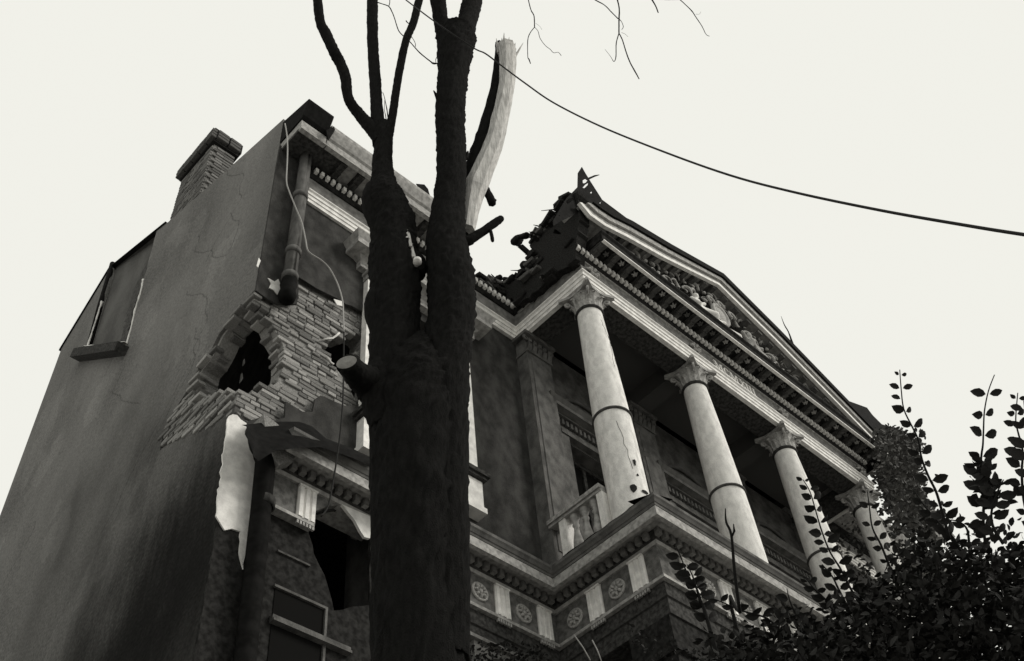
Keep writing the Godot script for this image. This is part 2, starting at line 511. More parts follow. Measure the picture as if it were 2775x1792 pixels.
func gable():
	make_brick_meshes()
	hole_side = zy([[684, 812], [645, 856], [602, 910], [579, 957], [547, 1000], [536, 1047], [512, 1085], [545, 1082], [598, 1074], [640, 1062]], GX)
	bare_side = zy([[684, 800], [660, 832], [600, 905], [575, 955], [543, 1000], [520, 1050], [492, 1092], [468, 1130], [449, 1178], [437, 1225], [470, 1204], [510, 1178], [557, 1160], [590, 1150], [621, 1126]], GX)
	# niche in the gable, open towards the roof line
	var nb := [Vector2(-10.70, 15.47), Vector2(-10.66, 14.6), Vector2(-10.58, 13.6), Vector2(-10.49, 12.30), Vector2(-10.55, 12.17), Vector2(-12.25, 13.72), Vector2(-12.33, 14.9), Vector2(-12.38, 16.18)]
	var y0 := GROUND
	var hs_top := hole_side[0]; var hs_bot := hole_side[hole_side.size() - 1]
	var back := [Vector2(-12.53, 16.30), Vector2(-12.9, 15.96), Vector2(-13.72, 15.19), Vector2(-13.72, y0)]
	# plaster coat: everything but the bare patch and the niche
	var pl := PackedVector2Array([Vector2(WZ + 0.03, y0)])
	var bs := bare_side.duplicate(); bs.reverse()
	bs[0].x = WZ + 0.03; bs[bs.size() - 1].x = WZ + 0.03
	pl.append_array(soft_edge(bs, 0.10, 0.025, 3))
	pl.append(Vector2(WZ + 0.03, 13.97))
	for i in range(1, ROOF.size()): pl.append(ROOF[i])
	pl.append_array(soft_edge(PackedVector2Array(nb), 0.16, 0.02, 5))
	for p in back: pl.append(p)
	var s := begin()
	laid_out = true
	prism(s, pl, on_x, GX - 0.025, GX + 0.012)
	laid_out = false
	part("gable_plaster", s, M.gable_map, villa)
	# brick core behind it
	var core := PackedVector2Array([Vector2(WZ - 0.035, y0)])
	var hs := hole_side.duplicate(); hs.reverse()
	hs[0].x = WZ - 0.035; hs[hs.size() - 1].x = WZ - 0.035
	core.append_array(soft_edge(hs, 0.09, 0.03, 8))
	core.append(Vector2(WZ - 0.035, 13.95))
	for i in range(1, ROOF.size()): core.append(ROOF[i] + Vector2(0, -0.02))
	for p in nb: core.append(p + Vector2(0.0, -0.02))
	for p in back: core.append(p + Vector2(0.01, -0.02 if p.y > y0 else 0.0))
	s = begin()
	prism(s, core, on_x, GX + 0.014, GX + 0.24)
	var wall := part("gable_wall", s, M.mortar, villa)
	# slanting back of the niche, its head under the roof, and the sloping ledge that closes it below
	s = begin()
	var nl := [Vector3(GX + 0.03, 11.9, -12.5), Vector3(GX + 0.03, 16.27, -12.5), Vector3(GX + 0.13, 15.30, -10.30), Vector3(GX + 0.13, 11.9, -10.30)]
	quad(s, nl[0], nl[1], nl[2], nl[3])
	quad(s, nl[3] + Vector3(0.06, 0, 0), nl[2] + Vector3(0.06, 0, 0), nl[1] + Vector3(0.06, 0, 0), nl[0] + Vector3(0.06, 0, 0))
	part("niche_back", s, M.gable, villa)
	s = begin()
	quad(s, Vector3(GX - 0.02, 16.30, -12.5), Vector3(GX - 0.02, 15.34, -10.4), Vector3(GX + 0.15, 15.34, -10.4), Vector3(GX + 0.08, 16.30, -12.5))
	quad(s, Vector3(GX - 0.02, 16.33, -12.5), Vector3(GX + 0.08, 16.33, -12.5), Vector3(GX + 0.15, 15.37, -10.4), Vector3(GX - 0.02, 15.37, -10.4))
	quad(s, Vector3(GX - 0.02, 16.30, -12.5), Vector3(GX - 0.02, 16.33, -12.5), Vector3(GX - 0.02, 15.37, -10.4), Vector3(GX - 0.02, 15.34, -10.4))
	part("niche_head", s, M.gable, villa)
	# painted shade in the niche, darkest on the near side
	for lay in 2:
		s = begin()
		var edge: Array = [[-11.05, 12.6], [-11.15, 13.2], [-11.25, 13.9], [-11.2, 14.6], [-11.0, 15.2], [-10.85, 15.5]] if lay == 0 else [[-10.82, 12.45], [-10.92, 13.0], [-11.02, 13.7], [-11.0, 14.3], [-10.86, 14.9], [-10.72, 15.3]]
		var so := PackedVector2Array()
		for e in edge: so.append(Vector2(e[0], e[1]))
		so = soft_edge(so, 0.07, 0.05, 90 + lay)
		so.append(Vector2(-10.35, 15.2)); so.append(Vector2(-10.35, 12.1))
		var slant := func(p: Vector2, t: float) -> Vector3: return Vector3(GX + lerpf(0.03, 0.13, (p.x + 12.5) / 2.2) - t, p.y, p.x)
		prism(s, so, slant, 0.003, 0.006 + lay * 0.004)
		part("niche_shade", s, M.trim if lay == 0 else M.black, villa)
	s = begin()
	var sill := PackedVector2Array([Vector2(-10.38, 12.16), Vector2(-10.44, 12.02), Vector2(-12.42, 13.66), Vector2(-12.36, 13.82)])
	prism(s, sill, on_x, GX - 0.20, GX + 0.30)
	part("niche_ledge", s, M.dusky, villa)
	var crumb := 0
	for c in [[-10.62, 12.30, 0.06], [-10.9, 12.54, 0.035], [-11.25, 12.86, 0.045], [-11.6, 13.18, 0.04], [-11.95, 13.5, 0.07], [-12.15, 13.70, 0.06], [-10.53, 12.32, 0.05]]:
		s = begin(true)
		lathe(s, Vector3(GX - 0.06, c[1] - 0.02, c[0]), [Vector2(c[2] * 1.6, 0.0), Vector2(c[2] * 1.3, c[2] * 0.5), Vector2(c[2] * 0.5, c[2] * 0.9), Vector2(0, c[2])], 7)
		part("mortar_crumb", s, M.white, villa)
		crumb += 1
	for l in [[[-10.50, 12.28], [-10.9, 12.60], [-11.4, 13.05], [-11.9, 13.52], [-12.26, 13.82]], [[-12.26, 13.84], [-12.29, 14.3], [-12.31, 14.75], [-12.335, 15.15]], [[-10.50, 12.28], [-10.53, 12.8], [-10.58, 13.2], [-10.57, 13.6], [-10.62, 14.0]]]:
		var lp := []; var lr := []
		for q in l:
			lp.append(Vector3(GX - 0.03 - (0.06 if l[0][0] == l[0][0] and l[1][0] == -10.9 else 0.0), q[1], q[0])); lr.append(rng.randf_range(0.010, 0.026))
		var fl := fine(lp, lr, 5)
		s = begin(true)
		tube(s, fl[0], fl[1], 6, 0.35, 4)
		part("lit_plaster_lip", s, M.white, villa)  # white edging, the lit rim of the niche put into colour
	# narrow lead pipe that runs up the far side of the niche
	s = begin(true)
	tube(s, [Vector3(GX + 0.02, 13.72, -12.3), Vector3(GX - 0.02, 15.0, -12.36), Vector3(GX - 0.03, 16.36, -12.44)], [0.05, 0.05, 0.05], 10)
	part("vent_pipe", s, M.metal, villa)
	# dark coping along the roof line
	s = begin()
	for seg in [[Vector2(-12.53, 16.30), Vector2(-13.76, 15.15), 0.045, 0.3], [Vector2(-10.35, 15.27), Vector2(-12.53, 16.31), 0.03, 0.03]]:
		var a: Vector2 = seg[0]; var b: Vector2 = seg[1]
		var up := Vector2(0, seg[2])
		prism(s, PackedVector2Array([a, b, b + up, a + up]), on_x, GX - 0.05, GX + seg[3])
	part("coping", s, M.metal, villa)
	# bricks laid bare around the hole, on the gable side
	var face := part("bare_brickwork", side_mortar(), M.mortar, villa)
	var row := 0
	var y := 7.2
	while y < 11.2:
		var z := WZ - 0.06 + (0.12 if row % 2 else 0.0)
		while z > -9.8:
			var c := Vector2(z - 0.12, y)
			if Geometry2D.is_point_in_polygon(c, bare_side) and not Geometry2D.is_point_in_polygon(c, hole_side):
				brick(face, Vector3(GX + 0.02 + rng.randf_range(-0.02, 0.012), y, z - 0.12), Vector3(0.115, 0.056, 0.222), M.bricks, 0.05)
			z -= 0.243
		y += 0.063; row += 1
	# toothed broken edge, seen in the thickness of the wall
	for i in range(hole_side.size() - 1):
		var a := hole_side[i]; var b := hole_side[i + 1]
		var n := int(a.distance_to(b) / 0.07)
		for k in n:
			var q := a.lerp(b, (k + 0.5) / n)
			if q.x > WZ - 0.12: continue
			if rng.randf() < 0.8:
				brick(face, Vector3(GX + 0.14 + rng.randf_range(-0.03, 0.05), q.y + rng.randf_range(-0.02, 0.02), q.x + rng.randf_range(-0.10, 0.03) - 0.03), Vector3(rng.randf_range(0.12, 0.21), 0.056, rng.randf_range(0.07, 0.12)), M.bricks, 0.12)
	# the rest of the shell; unseen gap added in the rear wall for light
	s = begin()
	bx(s, Vector3(GX + 0.25, GROUND, -13.70), Vector3(6.3, 10.2, -13.35)); bx(s, Vector3(6.31, GROUND, -13.70), Vector3(20.0, 15.0, -13.35))
	part("rear_wall", s, M.gable, villa)
	s = begin()
	bx(s, Vector3(19.6, GROUND, -13.34), Vector3(20.0, 13.2, -7.4))
	part("end_wall", s, M.gable, villa)
	s = begin()
	prism(s, PackedVector2Array([Vector2(-6.6, 13.52), Vector2(-12.5, 16.1), Vector2(-13.7, 15.05), Vector2(-13.7, 14.9), Vector2(-12.5, 15.95), Vector2(-6.6, 13.35)]), on_x, GX + 0.25, 6.3)
	prism(s, PackedVector2Array([Vector2(-7.3, 12.9), Vector2(-9.6, 13.4), Vector2(-13.7, 14.0), Vector2(-13.7, 13.9), Vector2(-9.6, 13.3), Vector2(-7.3, 12.8)]), on_x, 6.31, 19.9)
	prism(s, PackedVector2Array([Vector2(-6.9, 12.9), Vector2(-6.9, 13.5), Vector2(-12.5, 16.08), Vector2(-13.3, 15.35), Vector2(-13.3, 12.9)]), on_x, 6.302, 6.309)
	part("roof", s, M.metal, villa)
	s = begin()
	bx(s, Vector3(GX + 0.25, 8.0, -9.6), Vector3(19.5, 8.2, -7.4))
	part("upper_floor", s, M.dusky, villa)  # stops short at the back, gap added to let light down
	s = begin()
	prism(s, PackedVector2Array([Vector2(-7.4, 8.25), Vector2(-7.4, 13.65), Vector2(-12.5, 15.9), Vector2(-13.3, 15.2), Vector2(-13.3, 8.25)]), on_x, 5.3, 5.45)
	part("inner_wall", s, M.stucco, villa)

func soft_edge(p: PackedVector2Array, step: float, amp: float, sd: int) -> PackedVector2Array:
	var r := RandomNumberGenerator.new(); r.seed = sd
	var o := PackedVector2Array()
	for i in p.size() - 1:
		o.append(p[i])
		var k := int(p[i].distance_to(p[i + 1]) / step)
		for j in range(1, k):
			o.append(p[i].lerp(p[i + 1], float(j) / k) + Vector2(r.randf_range(-amp, amp), r.randf_range(-amp, amp)))
	o.append(p[p.size() - 1])
	return o

func side_mortar() -> SurfaceTool:
	# a strip of bedding mortar low on the gable side of the breach
	var s := begin()
	bx(s, Vector3(GX + 0.05, 7.6, -7.35), Vector3(GX + 0.12, 7.9, -7.05))
	return s

# ---------------------------------------------------------------- the front wall of the wing
func front_wall():
	hole_front = xy([[684, 812], [700, 830], [735, 860], [755, 905], [770, 930], [772, 990], [757, 1031], [720, 1052], [691, 1066], [660, 1062], [640, 1062]], WZ)
	bare_front = xy([[684, 795], [745, 832], [796, 832], [797, 757], [850, 790], [906, 817], [929, 832], [991, 856], [1045, 892], [1045, 1125], [975, 1100], [925, 1108], [860, 1080], [845, 1090], [838, 1125], [812, 1125], [765, 1097], [763, 1140], [725, 1152], [690, 1142], [660, 1152], [628, 1124]], WZ)
	var s := begin()
	var clean := Geometry2D.clip_polygons(PackedVector2Array([Vector2(GX + 0.242, GROUND), Vector2(GX + 0.242, 13.2), Vector2(5.3, 13.2), Vector2(5.3, GROUND)]), soft_poly(hole_front, 0.09, 0.025, 22))
	shot = soft_poly(xy([[875, 921], [901, 920], [919, 906], [933, 908], [946, 902], [960, 896], [976, 903], [983, 912], [979, 962], [977, 986], [990, 1005], [1000, 1010], [1000, 1090], [965, 1080], [955, 1059], [931, 1018], [913, 995], [903, 988], [885, 968], [876, 946]], WZ), 0.06, 0.012, 78)
	# a second breach lower down, above the ground floor window
	breach = soft_poly(xy([[830, 1425], [836, 1410], [845, 1399], [877, 1387], [908, 1383], [937, 1387], [958, 1410], [973, 1439], [985, 1457], [1000, 1462], [1000, 1640], [905, 1655], [880, 1560], [850, 1500]], WZ + 0.06), 0.1, 0.02, 77)
	for c in clean:
		for band in [PackedVector2Array([Vector2(3, 6.5), Vector2(3, 14), Vector2(6, 14), Vector2(6, 6.5)]), PackedVector2Array([Vector2(3, -3), Vector2(3, 6.499), Vector2(6, 6.499), Vector2(6, -3)])]:
			for q in Geometry2D.intersect_polygons(c, band):
				for d in Geometry2D.clip_polygons(q, Geometry2D.offset_polygon(breach, 0.22)[0]):
					for cut in [9.6]:
						# two pieces above and below the shot hole, so that it stays open
						for side in [PackedVector2Array([Vector2(3, cut), Vector2(3, 14), Vector2(6, 14), Vector2(6, cut)]), PackedVector2Array([Vector2(3, -3), Vector2(3, cut - 0.001), Vector2(6, cut - 0.001), Vector2(6, -3)])]:
							for e in Geometry2D.intersect_polygons(d, side):
								for g in Geometry2D.clip_polygons(e, shot): prism(s, g, on_z, WZ - 0.26, WZ - 0.025)
	var wall := part("front_wall", s, M.mortar, villa)
	# its stucco coat, fallen from the bare patch, and the darker coat of the ground floor
	s = begin()
	var low := begin()
	var coat := Geometry2D.clip_polygons(PackedVector2Array([Vector2(GX - 0.024, GROUND), Vector2(GX - 0.024, 13.2), Vector2(5.3, 13.2), Vector2(5.3, GROUND)]), soft_poly(bare_front, 0.12, 0.03, 23))
	for c in coat:
		if not Geometry2D.is_polygon_clockwise(c):
			for half in 2:
				# two sheets, above and below the breach, so that it stays open
				var cut := 7.3
				var band := PackedVector2Array([Vector2(3, cut), Vector2(3, 14), Vector2(6, 14), Vector2(6, cut)]) if half == 0 else PackedVector2Array([Vector2(3, -3), Vector2(3, cut - 0.001), Vector2(6, cut - 0.001), Vector2(6, -3)])
				for q in Geometry2D.intersect_polygons(c, band):
					for d in Geometry2D.clip_polygons(q, breach): prism(low if half else s, d, on_z, WZ + 0.032, WZ + 0.06)
	part("stucco_coat", s, M.stucco, villa)
	part("lower_coat", low, M.black, villa)
	# bricks one by one
	var row := 0
	var y := 7.55
	while y < 11.6:
		var x := GX + rng.randf_range(-0.03, 0.06)
		while x < 5.2:
			var long := 0.222 if rng.randf() < (0.85 if row % 2 else 0.45) else 0.108
			var c := Vector2(x + long / 2, y)
			if Geometry2D.is_point_in_polygon(c, bare_front) and not Geometry2D.is_point_in_polygon(c, hole_front) and not Geometry2D.is_point_in_polygon(c, shot):
				if rng.randf() > 0.035: brick(wall, Vector3(c.x, y + rng.randf_range(-0.004, 0.004), WZ - 0.062 + rng.randf_range(-0.010, 0.014)), Vector3(long, 0.056, 0.11), M.bricks, 0.035)
			x += long + 0.011
		y += 0.063; row += 1
	# torn edge of the breach in the thickness of the front wall
	for i in range(hole_front.size() - 1):
		var a := hole_front[i]; var b := hole_front[i + 1]
		var n := int(a.distance_to(b) / 0.09)
		for k in n:
			var q := a.lerp(b, (k + 0.5) / n)
			if rng.randf() < 0.75: brick(wall, Vector3(q.x + rng.randf_range(0.0, 0.09), q.y + rng.randf_range(-0.03, 0.0), WZ - 0.16 + rng.randf_range(-0.04, 0.04)), Vector3(rng.randf_range(0.08, 0.13), 0.056, rng.randf_range(0.1, 0.21)), M.bricks, 0.14)
	# ragged plaster lip of the shot hole, its lit edge painted pale
	for l in [[[873, 922], [888, 918], [901, 917], [912, 909], [918, 903]], [[883, 966], [890, 974], [897, 983], [904, 987]]]:
		s = begin(true)
		var lp := []; var lr := []
		for q in l:
			lp.append(pz(q[0], q[1], WZ + 0.02)); lr.append(rng.randf_range(0.010, 0.018))
		tube(s, lp, lr, 6, 0.2)
		part("lit_plaster_lip", s, M.pale, villa)
	# pale patches of inner plaster
	s = begin()
	var pale := xy([[618, 1130], [640, 1128], [665, 1150], [660, 1180], [690, 1262], [690, 1330], [672, 1440], [656, 1545], [645, 1500], [648, 1443], [625, 1436], [606, 1440], [582, 1401], [588, 1340], [600, 1250], [606, 1200]], WZ + 0.06)
	prism(s, soft_poly(pale, 0.05, 0.014, 31), on_z, WZ + 0.062, WZ + 0.078)
	part("pale_plaster_patch", s, M.white, villa)
	s = begin()
	var chip := xy([[724, 755], [742, 765], [752, 758], [758, 772], [770, 775], [766, 800], [750, 800], [740, 788], [727, 782], [733, 770]], WZ + 0.06)
	prism(s, chip, on_z, WZ + 0.062, WZ + 0.074)
	part("pale_plaster_patch", s, M.white, villa)
	s = begin()
	prism(s, xy([[700, 700], [694, 722], [698, 726], [705, 708]], WZ + 0.06), on_z, WZ + 0.062, WZ + 0.07)
	part("pale_plaster_patch", s, M.white, villa)
	s = begin()
	prism(s, xy([[903, 812], [925, 818], [930, 832], [912, 828]], WZ + 0.06), on_z, WZ + 0.061, WZ + 0.072)
	part("pale_plaster_patch", s, M.white, villa)
	# bay with the tall window
	wall_around("window_wall", 5.3, 7.82, 7.9, 13.0, [[5.37, 6.43, 8.95, 11.35]], M.stucco)
	s = begin()
	bx(s, Vector3(5.30, GROUND, WZ - 0.42), Vector3(7.9, 7.9, WZ + 0.05))
	part("lower_wing_wall", s, M.stucco, villa)
	window_in(5.37, 6.43, 8.95, 11.35, WZ - 0.15, "window")
	# its aedicule: pedestals, pilasters, hood
	for x in [5.02, 6.43]:
		var a := Node3D.new(); a.name = "window_pilaster"; villa.add_child(a, true); a.position = Vector3(x + 0.165, 8.2, WZ + 0.05) - VP
		s = begin()
		bx(s, Vector3(-0.19, 0.06, 0.0), Vector3(0.19, 0.14, 0.17)); bx(s, Vector3(-0.17, 0.17, 0.0), Vector3(0.17, 0.56, 0.14))
		part("pedestal", s, M.white, a)
		s = begin()
		bx(s, Vector3(-0.21, 0.57, 0.0), Vector3(0.21, 0.61, 0.19)); bx(s, Vector3(-0.24, 0.61, 0.0), Vector3(0.24, 0.67, 0.22))
		part("pedestal_cap", s, M.dusky, a)
		s = begin()
		bx(s, Vector3(-0.155, 0.69, 0.0), Vector3(0.155, 3.14, 0.1))
		part("shaft", s, M.white, a)
		s = begin()
		bx(s, Vector3(-0.17, 3.15, 0.0), Vector3(0.17, 3.24, 0.12)); bx(s, Vector3(-0.19, 3.24, 0.0), Vector3(0.19, 3.3, 0.15))
		part("cap", s, M.stone, a)
	s = begin()
	var hood := [Vector2(-0.1, 11.52), Vector2(0.1, 11.52), Vector2(0.1, 11.66), Vector2(0.15, 11.70), Vector2(0.28, 11.72), Vector2(0.28, 11.82), Vector2(0.33, 11.92), Vector2(-0.1, 11.95)]
	moulding(s, hood, [Vector2(5.0, -7.0), Vector2(5.0, -6.9), Vector2(6.78, -6.9), Vector2(6.78, -7.0)])
	part("window_hood", s, M.stone, villa)

func soft_poly(p: PackedVector2Array, step: float, amp: float, sd: int) -> PackedVector2Array:
	return ragged(p, step, amp, sd)

# a stretch of wall along x with rectangular openings
func wall_around(called: String, x0: float, x1: float, y0: float, y1: float, openings: Array, mat: Material, z := WZ) -> MeshInstance3D:
	var s := begin()
	var at := x0
	for o in openings:
		bx(s, Vector3(at, y0, z - 0.42), Vector3(o[0], y1, z + 0.05))
		bx(s, Vector3(o[0] , y0, z - 0.42), Vector3(o[1], o[2], z + 0.05))
		bx(s, Vector3(o[0], o[3], z - 0.42), Vector3(o[1], y1, z + 0.05))
		at = o[1]
	bx(s, Vector3(at, y0, z - 0.42), Vector3(x1, y1, z + 0.05))
	return part(called, s, mat, villa)

func window_in(x0: float, x1: float, y0: float, y1: float, z: float, called: String, mat: Material = M.dusky):
	var w := Node3D.new(); w.name = called
	villa.add_child(w, true); w.position = Vector3((x0 + x1) / 2, y0, z) - VP
	var hw := (x1 - x0) / 2; var h := y1 - y0
	var s := begin()
	bx(s, Vector3(-hw, 0, -0.04), Vector3(-hw + 0.07, h, 0.04)); bx(s, Vector3(hw - 0.07, 0, -0.04), Vector3(hw, h, 0.04))
	bx(s, Vector3(-hw + 0.07, 0, -0.04), Vector3(hw - 0.07, 0.08, 0.04)); bx(s, Vector3(-hw + 0.07, h - 0.08, -0.04), Vector3(hw - 0.07, h, 0.04))
	bx(s, Vector3(-0.03, 0.08, -0.03), Vector3(0.03, h - 0.08, 0.03))
	bx(s, Vector3(-hw + 0.07, h * 0.68, -0.03), Vector3(-0.03, h * 0.68 + 0.05, 0.03)); bx(s, Vector3(0.03, h * 0.68, -0.03), Vector3(hw - 0.07, h * 0.68 + 0.05, 0.03))
	part("frame", s, mat, w)
	for q in [[-hw + 0.07, -0.03, 0.08, h * 0.68], [0.03, hw - 0.07, 0.08, h * 0.68], [-hw + 0.07, -0.03, h * 0.68 + 0.05, h - 0.08], [0.03, hw - 0.07, h * 0.68 + 0.05, h - 0.08]]:
		s = begin()
		bx(s, Vector3(q[0], q[2], -0.006), Vector3(q[1], q[3], 0.0))
		part("pane", s, M.glass, w)

# ---------------------------------------------------------------- entablature
const PX := 7.82
const PZ := -5.45
const PX1 := 15.08
const EZ := -6.85

func upper_entablature():
	var line := [Vector2(4.02, EZ), Vector2(PX, EZ), Vector2(PX, PZ), Vector2(PX1, PZ), Vector2(PX1, EZ), Vector2(19.8, EZ)]
	var s := begin()
	moulding(s, [Vector2(-0.07, 12.26), Vector2(0, 12.26), Vector2(0, 12.325), Vector2(0.014, 12.33), Vector2(0.014, 12.395), Vector2(0.028, 12.40), Vector2(0.028, 12.455), Vector2(0.05, 12.475), Vector2(0.05, 12.495), Vector2(-0.07, 12.495)], line)
	part("architrave", s, M.white, villa)
	s = begin()
	moulding(s, [Vector2(-0.42, 12.275), Vector2(-0.073, 12.275), Vector2(-0.073, 12.49), Vector2(-0.42, 12.49)], line)
	part("architrave_beam", s, M.dusky, villa)  # inner beam and underside in a darker tone than the face
	s = begin()
	moulding(s, [Vector2(-0.38, 12.497), Vector2(0.0, 12.497), Vector2(0.0, 12.82), Vector2(-0.38, 12.82)], line)
	part("frieze", s, M.frieze, villa)
	s = begin()
	moulding(s, [Vector2(-0.38, 12.822), Vector2(0.02, 12.822), Vector2(0.045, 12.85), Vector2(0.045, 13.0), Vector2(0.07, 13.03), Vector2(0.07, 13.05), Vector2(-0.38, 13.05)], line)
	part("bed_moulding", s, M.black, villa)
	# dentils, too small to pick apart, joined
	s = begin()
	for i in 40: bx(s, Vector3(4.06 + i * 0.0935, 12.90, EZ + 0.046), Vector3(4.06 + i * 0.0935 + 0.046, 12.985, EZ + 0.10))
	for i in 14: bx(s, Vector3(PX - 0.046, 12.90, EZ + 0.1 + i * 0.0935), Vector3(PX - 0.10, 12.985, EZ + 0.152 + i * 0.0935))
	for i in 79: bx(s, Vector3(PX - 0.1 + i * 0.0935, 12.90, PZ + 0.046), Vector3(PX - 0.048 + i * 0.0935, 12.985, PZ + 0.10))
	stuff(part("dentil_course", s, M.white, villa))
	# a thin carved band above the front frieze
	s = begin()
	moulding(s, [Vector2(0.002, 12.79), Vector2(0.022, 12.795), Vector2(0.022, 12.818), Vector2(0.002, 12.818)], [Vector2(PX, EZ + 0.1), Vector2(PX, PZ), Vector2(PX1, PZ)])
	part("frieze_fillet", s, M.stone, villa)
	# cornice of the wing
	var end := 6.55
	s = begin()
	var prof := [Vector2(-0.1, 13.14), Vector2(0.36, 13.14), Vector2(0.36, 13.06), Vector2(0.43, 13.06), Vector2(0.43, 13.09), Vector2(0.41, 13.10), Vector2(0.41, 13.25), Vector2(0.44, 13.28), Vector2(0.5, 13.44), Vector2(0.5, 13.52), Vector2(-0.1, 13.60)]
	moulding(s, prof, [Vector2(3.99, EZ), Vector2(end, EZ)])
	part("cornice", s, M.stone, villa)
	s = begin()
	moulding(s, prof, [Vector2(PX1 + 0.42, EZ), Vector2(19.8, EZ)])
	part("cornice", s, M.stone, villa)
	# corner block with its sheet metal gutter
	s = begin()
	moulding(s, [Vector2(-0.1, 13.14), Vector2(0.36, 13.14), Vector2(0.36, 13.06), Vector2(0.43, 13.06), Vector2(0.43, 13.09), Vector2(0.41, 13.10), Vector2(0.41, 13.30), Vector2(-0.1, 13.30)], [Vector2(GX + 0.0, EZ), Vector2(3.975, EZ)])
	part("cornice_corner", s, M.stone, villa)
	s = begin()
	moulding(s, [Vector2(-0.1, 13.305), Vector2(0.42, 13.305), Vector2(0.46, 13.36), Vector2(0.56, 13.62), Vector2(0.56, 13.66), Vector2(-0.1, 13.9)], [Vector2(GX - 0.02, EZ), Vector2(3.97, EZ)])
	part("gutter", s, M.metal, villa)
	# a soffit board over the pier, ending in a jagged bracket
	s = begin()
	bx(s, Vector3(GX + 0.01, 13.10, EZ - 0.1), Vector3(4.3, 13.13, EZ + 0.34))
	part("soffit", s, M.dusky, villa)
	# modillions
	s = begin()
	bx(s, Vector3(-0.05, -0.07, -0.13), Vector3(0.05, 0.0, 0.13))
	bx(s, Vector3(-0.06, -0.012, -0.14), Vector3(0.06, 0.01, 0.15))
	bx(s, Vector3(-0.045, -0.1, -0.13), Vector3(0.045, -0.07, -0.02))
	var mod := done(s)
	for i in 8:
		var o := part("modillion", mod, M.dusky, villa)
		o.position = Vector3(4.35 + i * 0.30, 13.13, EZ + 0.215) - VP
	for i in 24:
		var o := part("modillion", mod, M.trim, villa)
		o.position = Vector3(8.06 + i * 0.305, 13.075, PZ + 0.21) - VP
	# small carved bosses between the modillions
	s = begin(true)
	for a in 5:
		var t := TAU * a / 5.0
		tube(s, [Vector3(0, -0.01, 0), Vector3(cos(t) * 0.035, -0.03, sin(t) * 0.035), Vector3(cos(t) * 0.055, -0.005, sin(t) * 0.055)], [0.012, 0.018, 0.006], 5)
	var boss := done(s)
	for i in 23:
		var o := part("boss", boss, M.ornament if rng.randf() < 0.45 else M.respond, villa)
		o.position = Vector3(8.21 + i * 0.305, 13.07, PZ + rng.randf_range(0.2, 0.26)) - VP
	# cornice of the portico front
	s = begin()
	var pp := [Vector2(-0.1, 13.085), Vector2(0.33, 13.085), Vector2(0.33, 13.02), Vector2(0.385, 13.02), Vector2(0.385, 13.05), Vector2(0.37, 13.055), Vector2(0.37, 13.20), Vector2(0.40, 13.24), Vector2(0.40, 13.27), Vector2(-0.1, 13.30)]
	moulding(s, pp, [Vector2(7.98, PZ), Vector2(PX1, PZ), Vector2(PX1, EZ)])
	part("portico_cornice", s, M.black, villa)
	s = begin()
	moulding(s, [Vector2(0.34, 13.008), Vector2(0.392, 13.008), Vector2(0.392, 13.032), Vector2(0.386, 13.032), Vector2(0.386, 13.018), Vector2(0.34, 13.018)], [Vector2(7.98, PZ), Vector2(PX1, PZ), Vector2(PX1, EZ)])
	part("cornice_drip", s, M.white, villa)
	# carved ornaments on the frieze above the columns
	for x in [8.06, 10.36, 12.6, 14.85]:
		s = begin(true)
		for a in 6:
			var t := TAU * a / 6.0
			tube(s, [Vector3(x + cos(t) * 0.02, 12.66 + sin(t) * 0.02, PZ), Vector3(x + cos(t) * 0.09, 12.66 + sin(t) * 0.09, PZ + 0.035), Vector3(x + cos(t) * 0.14, 12.66 + sin(t) * 0.1, PZ + 0.012)], [0.02, 0.032, 0.012], 6)
		part("frieze_ornament", s, M.ornament, villa)
	# date in raised letters
	var tm := TextMesh.new()
	var sf := SystemFont.new(); sf.font_names = PackedStringArray(["Droid Serif"])
	tm.font = sf; tm.text = "MCMXIII"; tm.font_size = 24; tm.pixel_size = 0.0098; tm.depth = 0.03
	var tx := part("inscription", tm, M.white, villa)
	tx.position = Vector3(11.33, 12.63, PZ + 0.012) - VP
	tx.scale = Vector3(1.07, 1.0, 1.0)

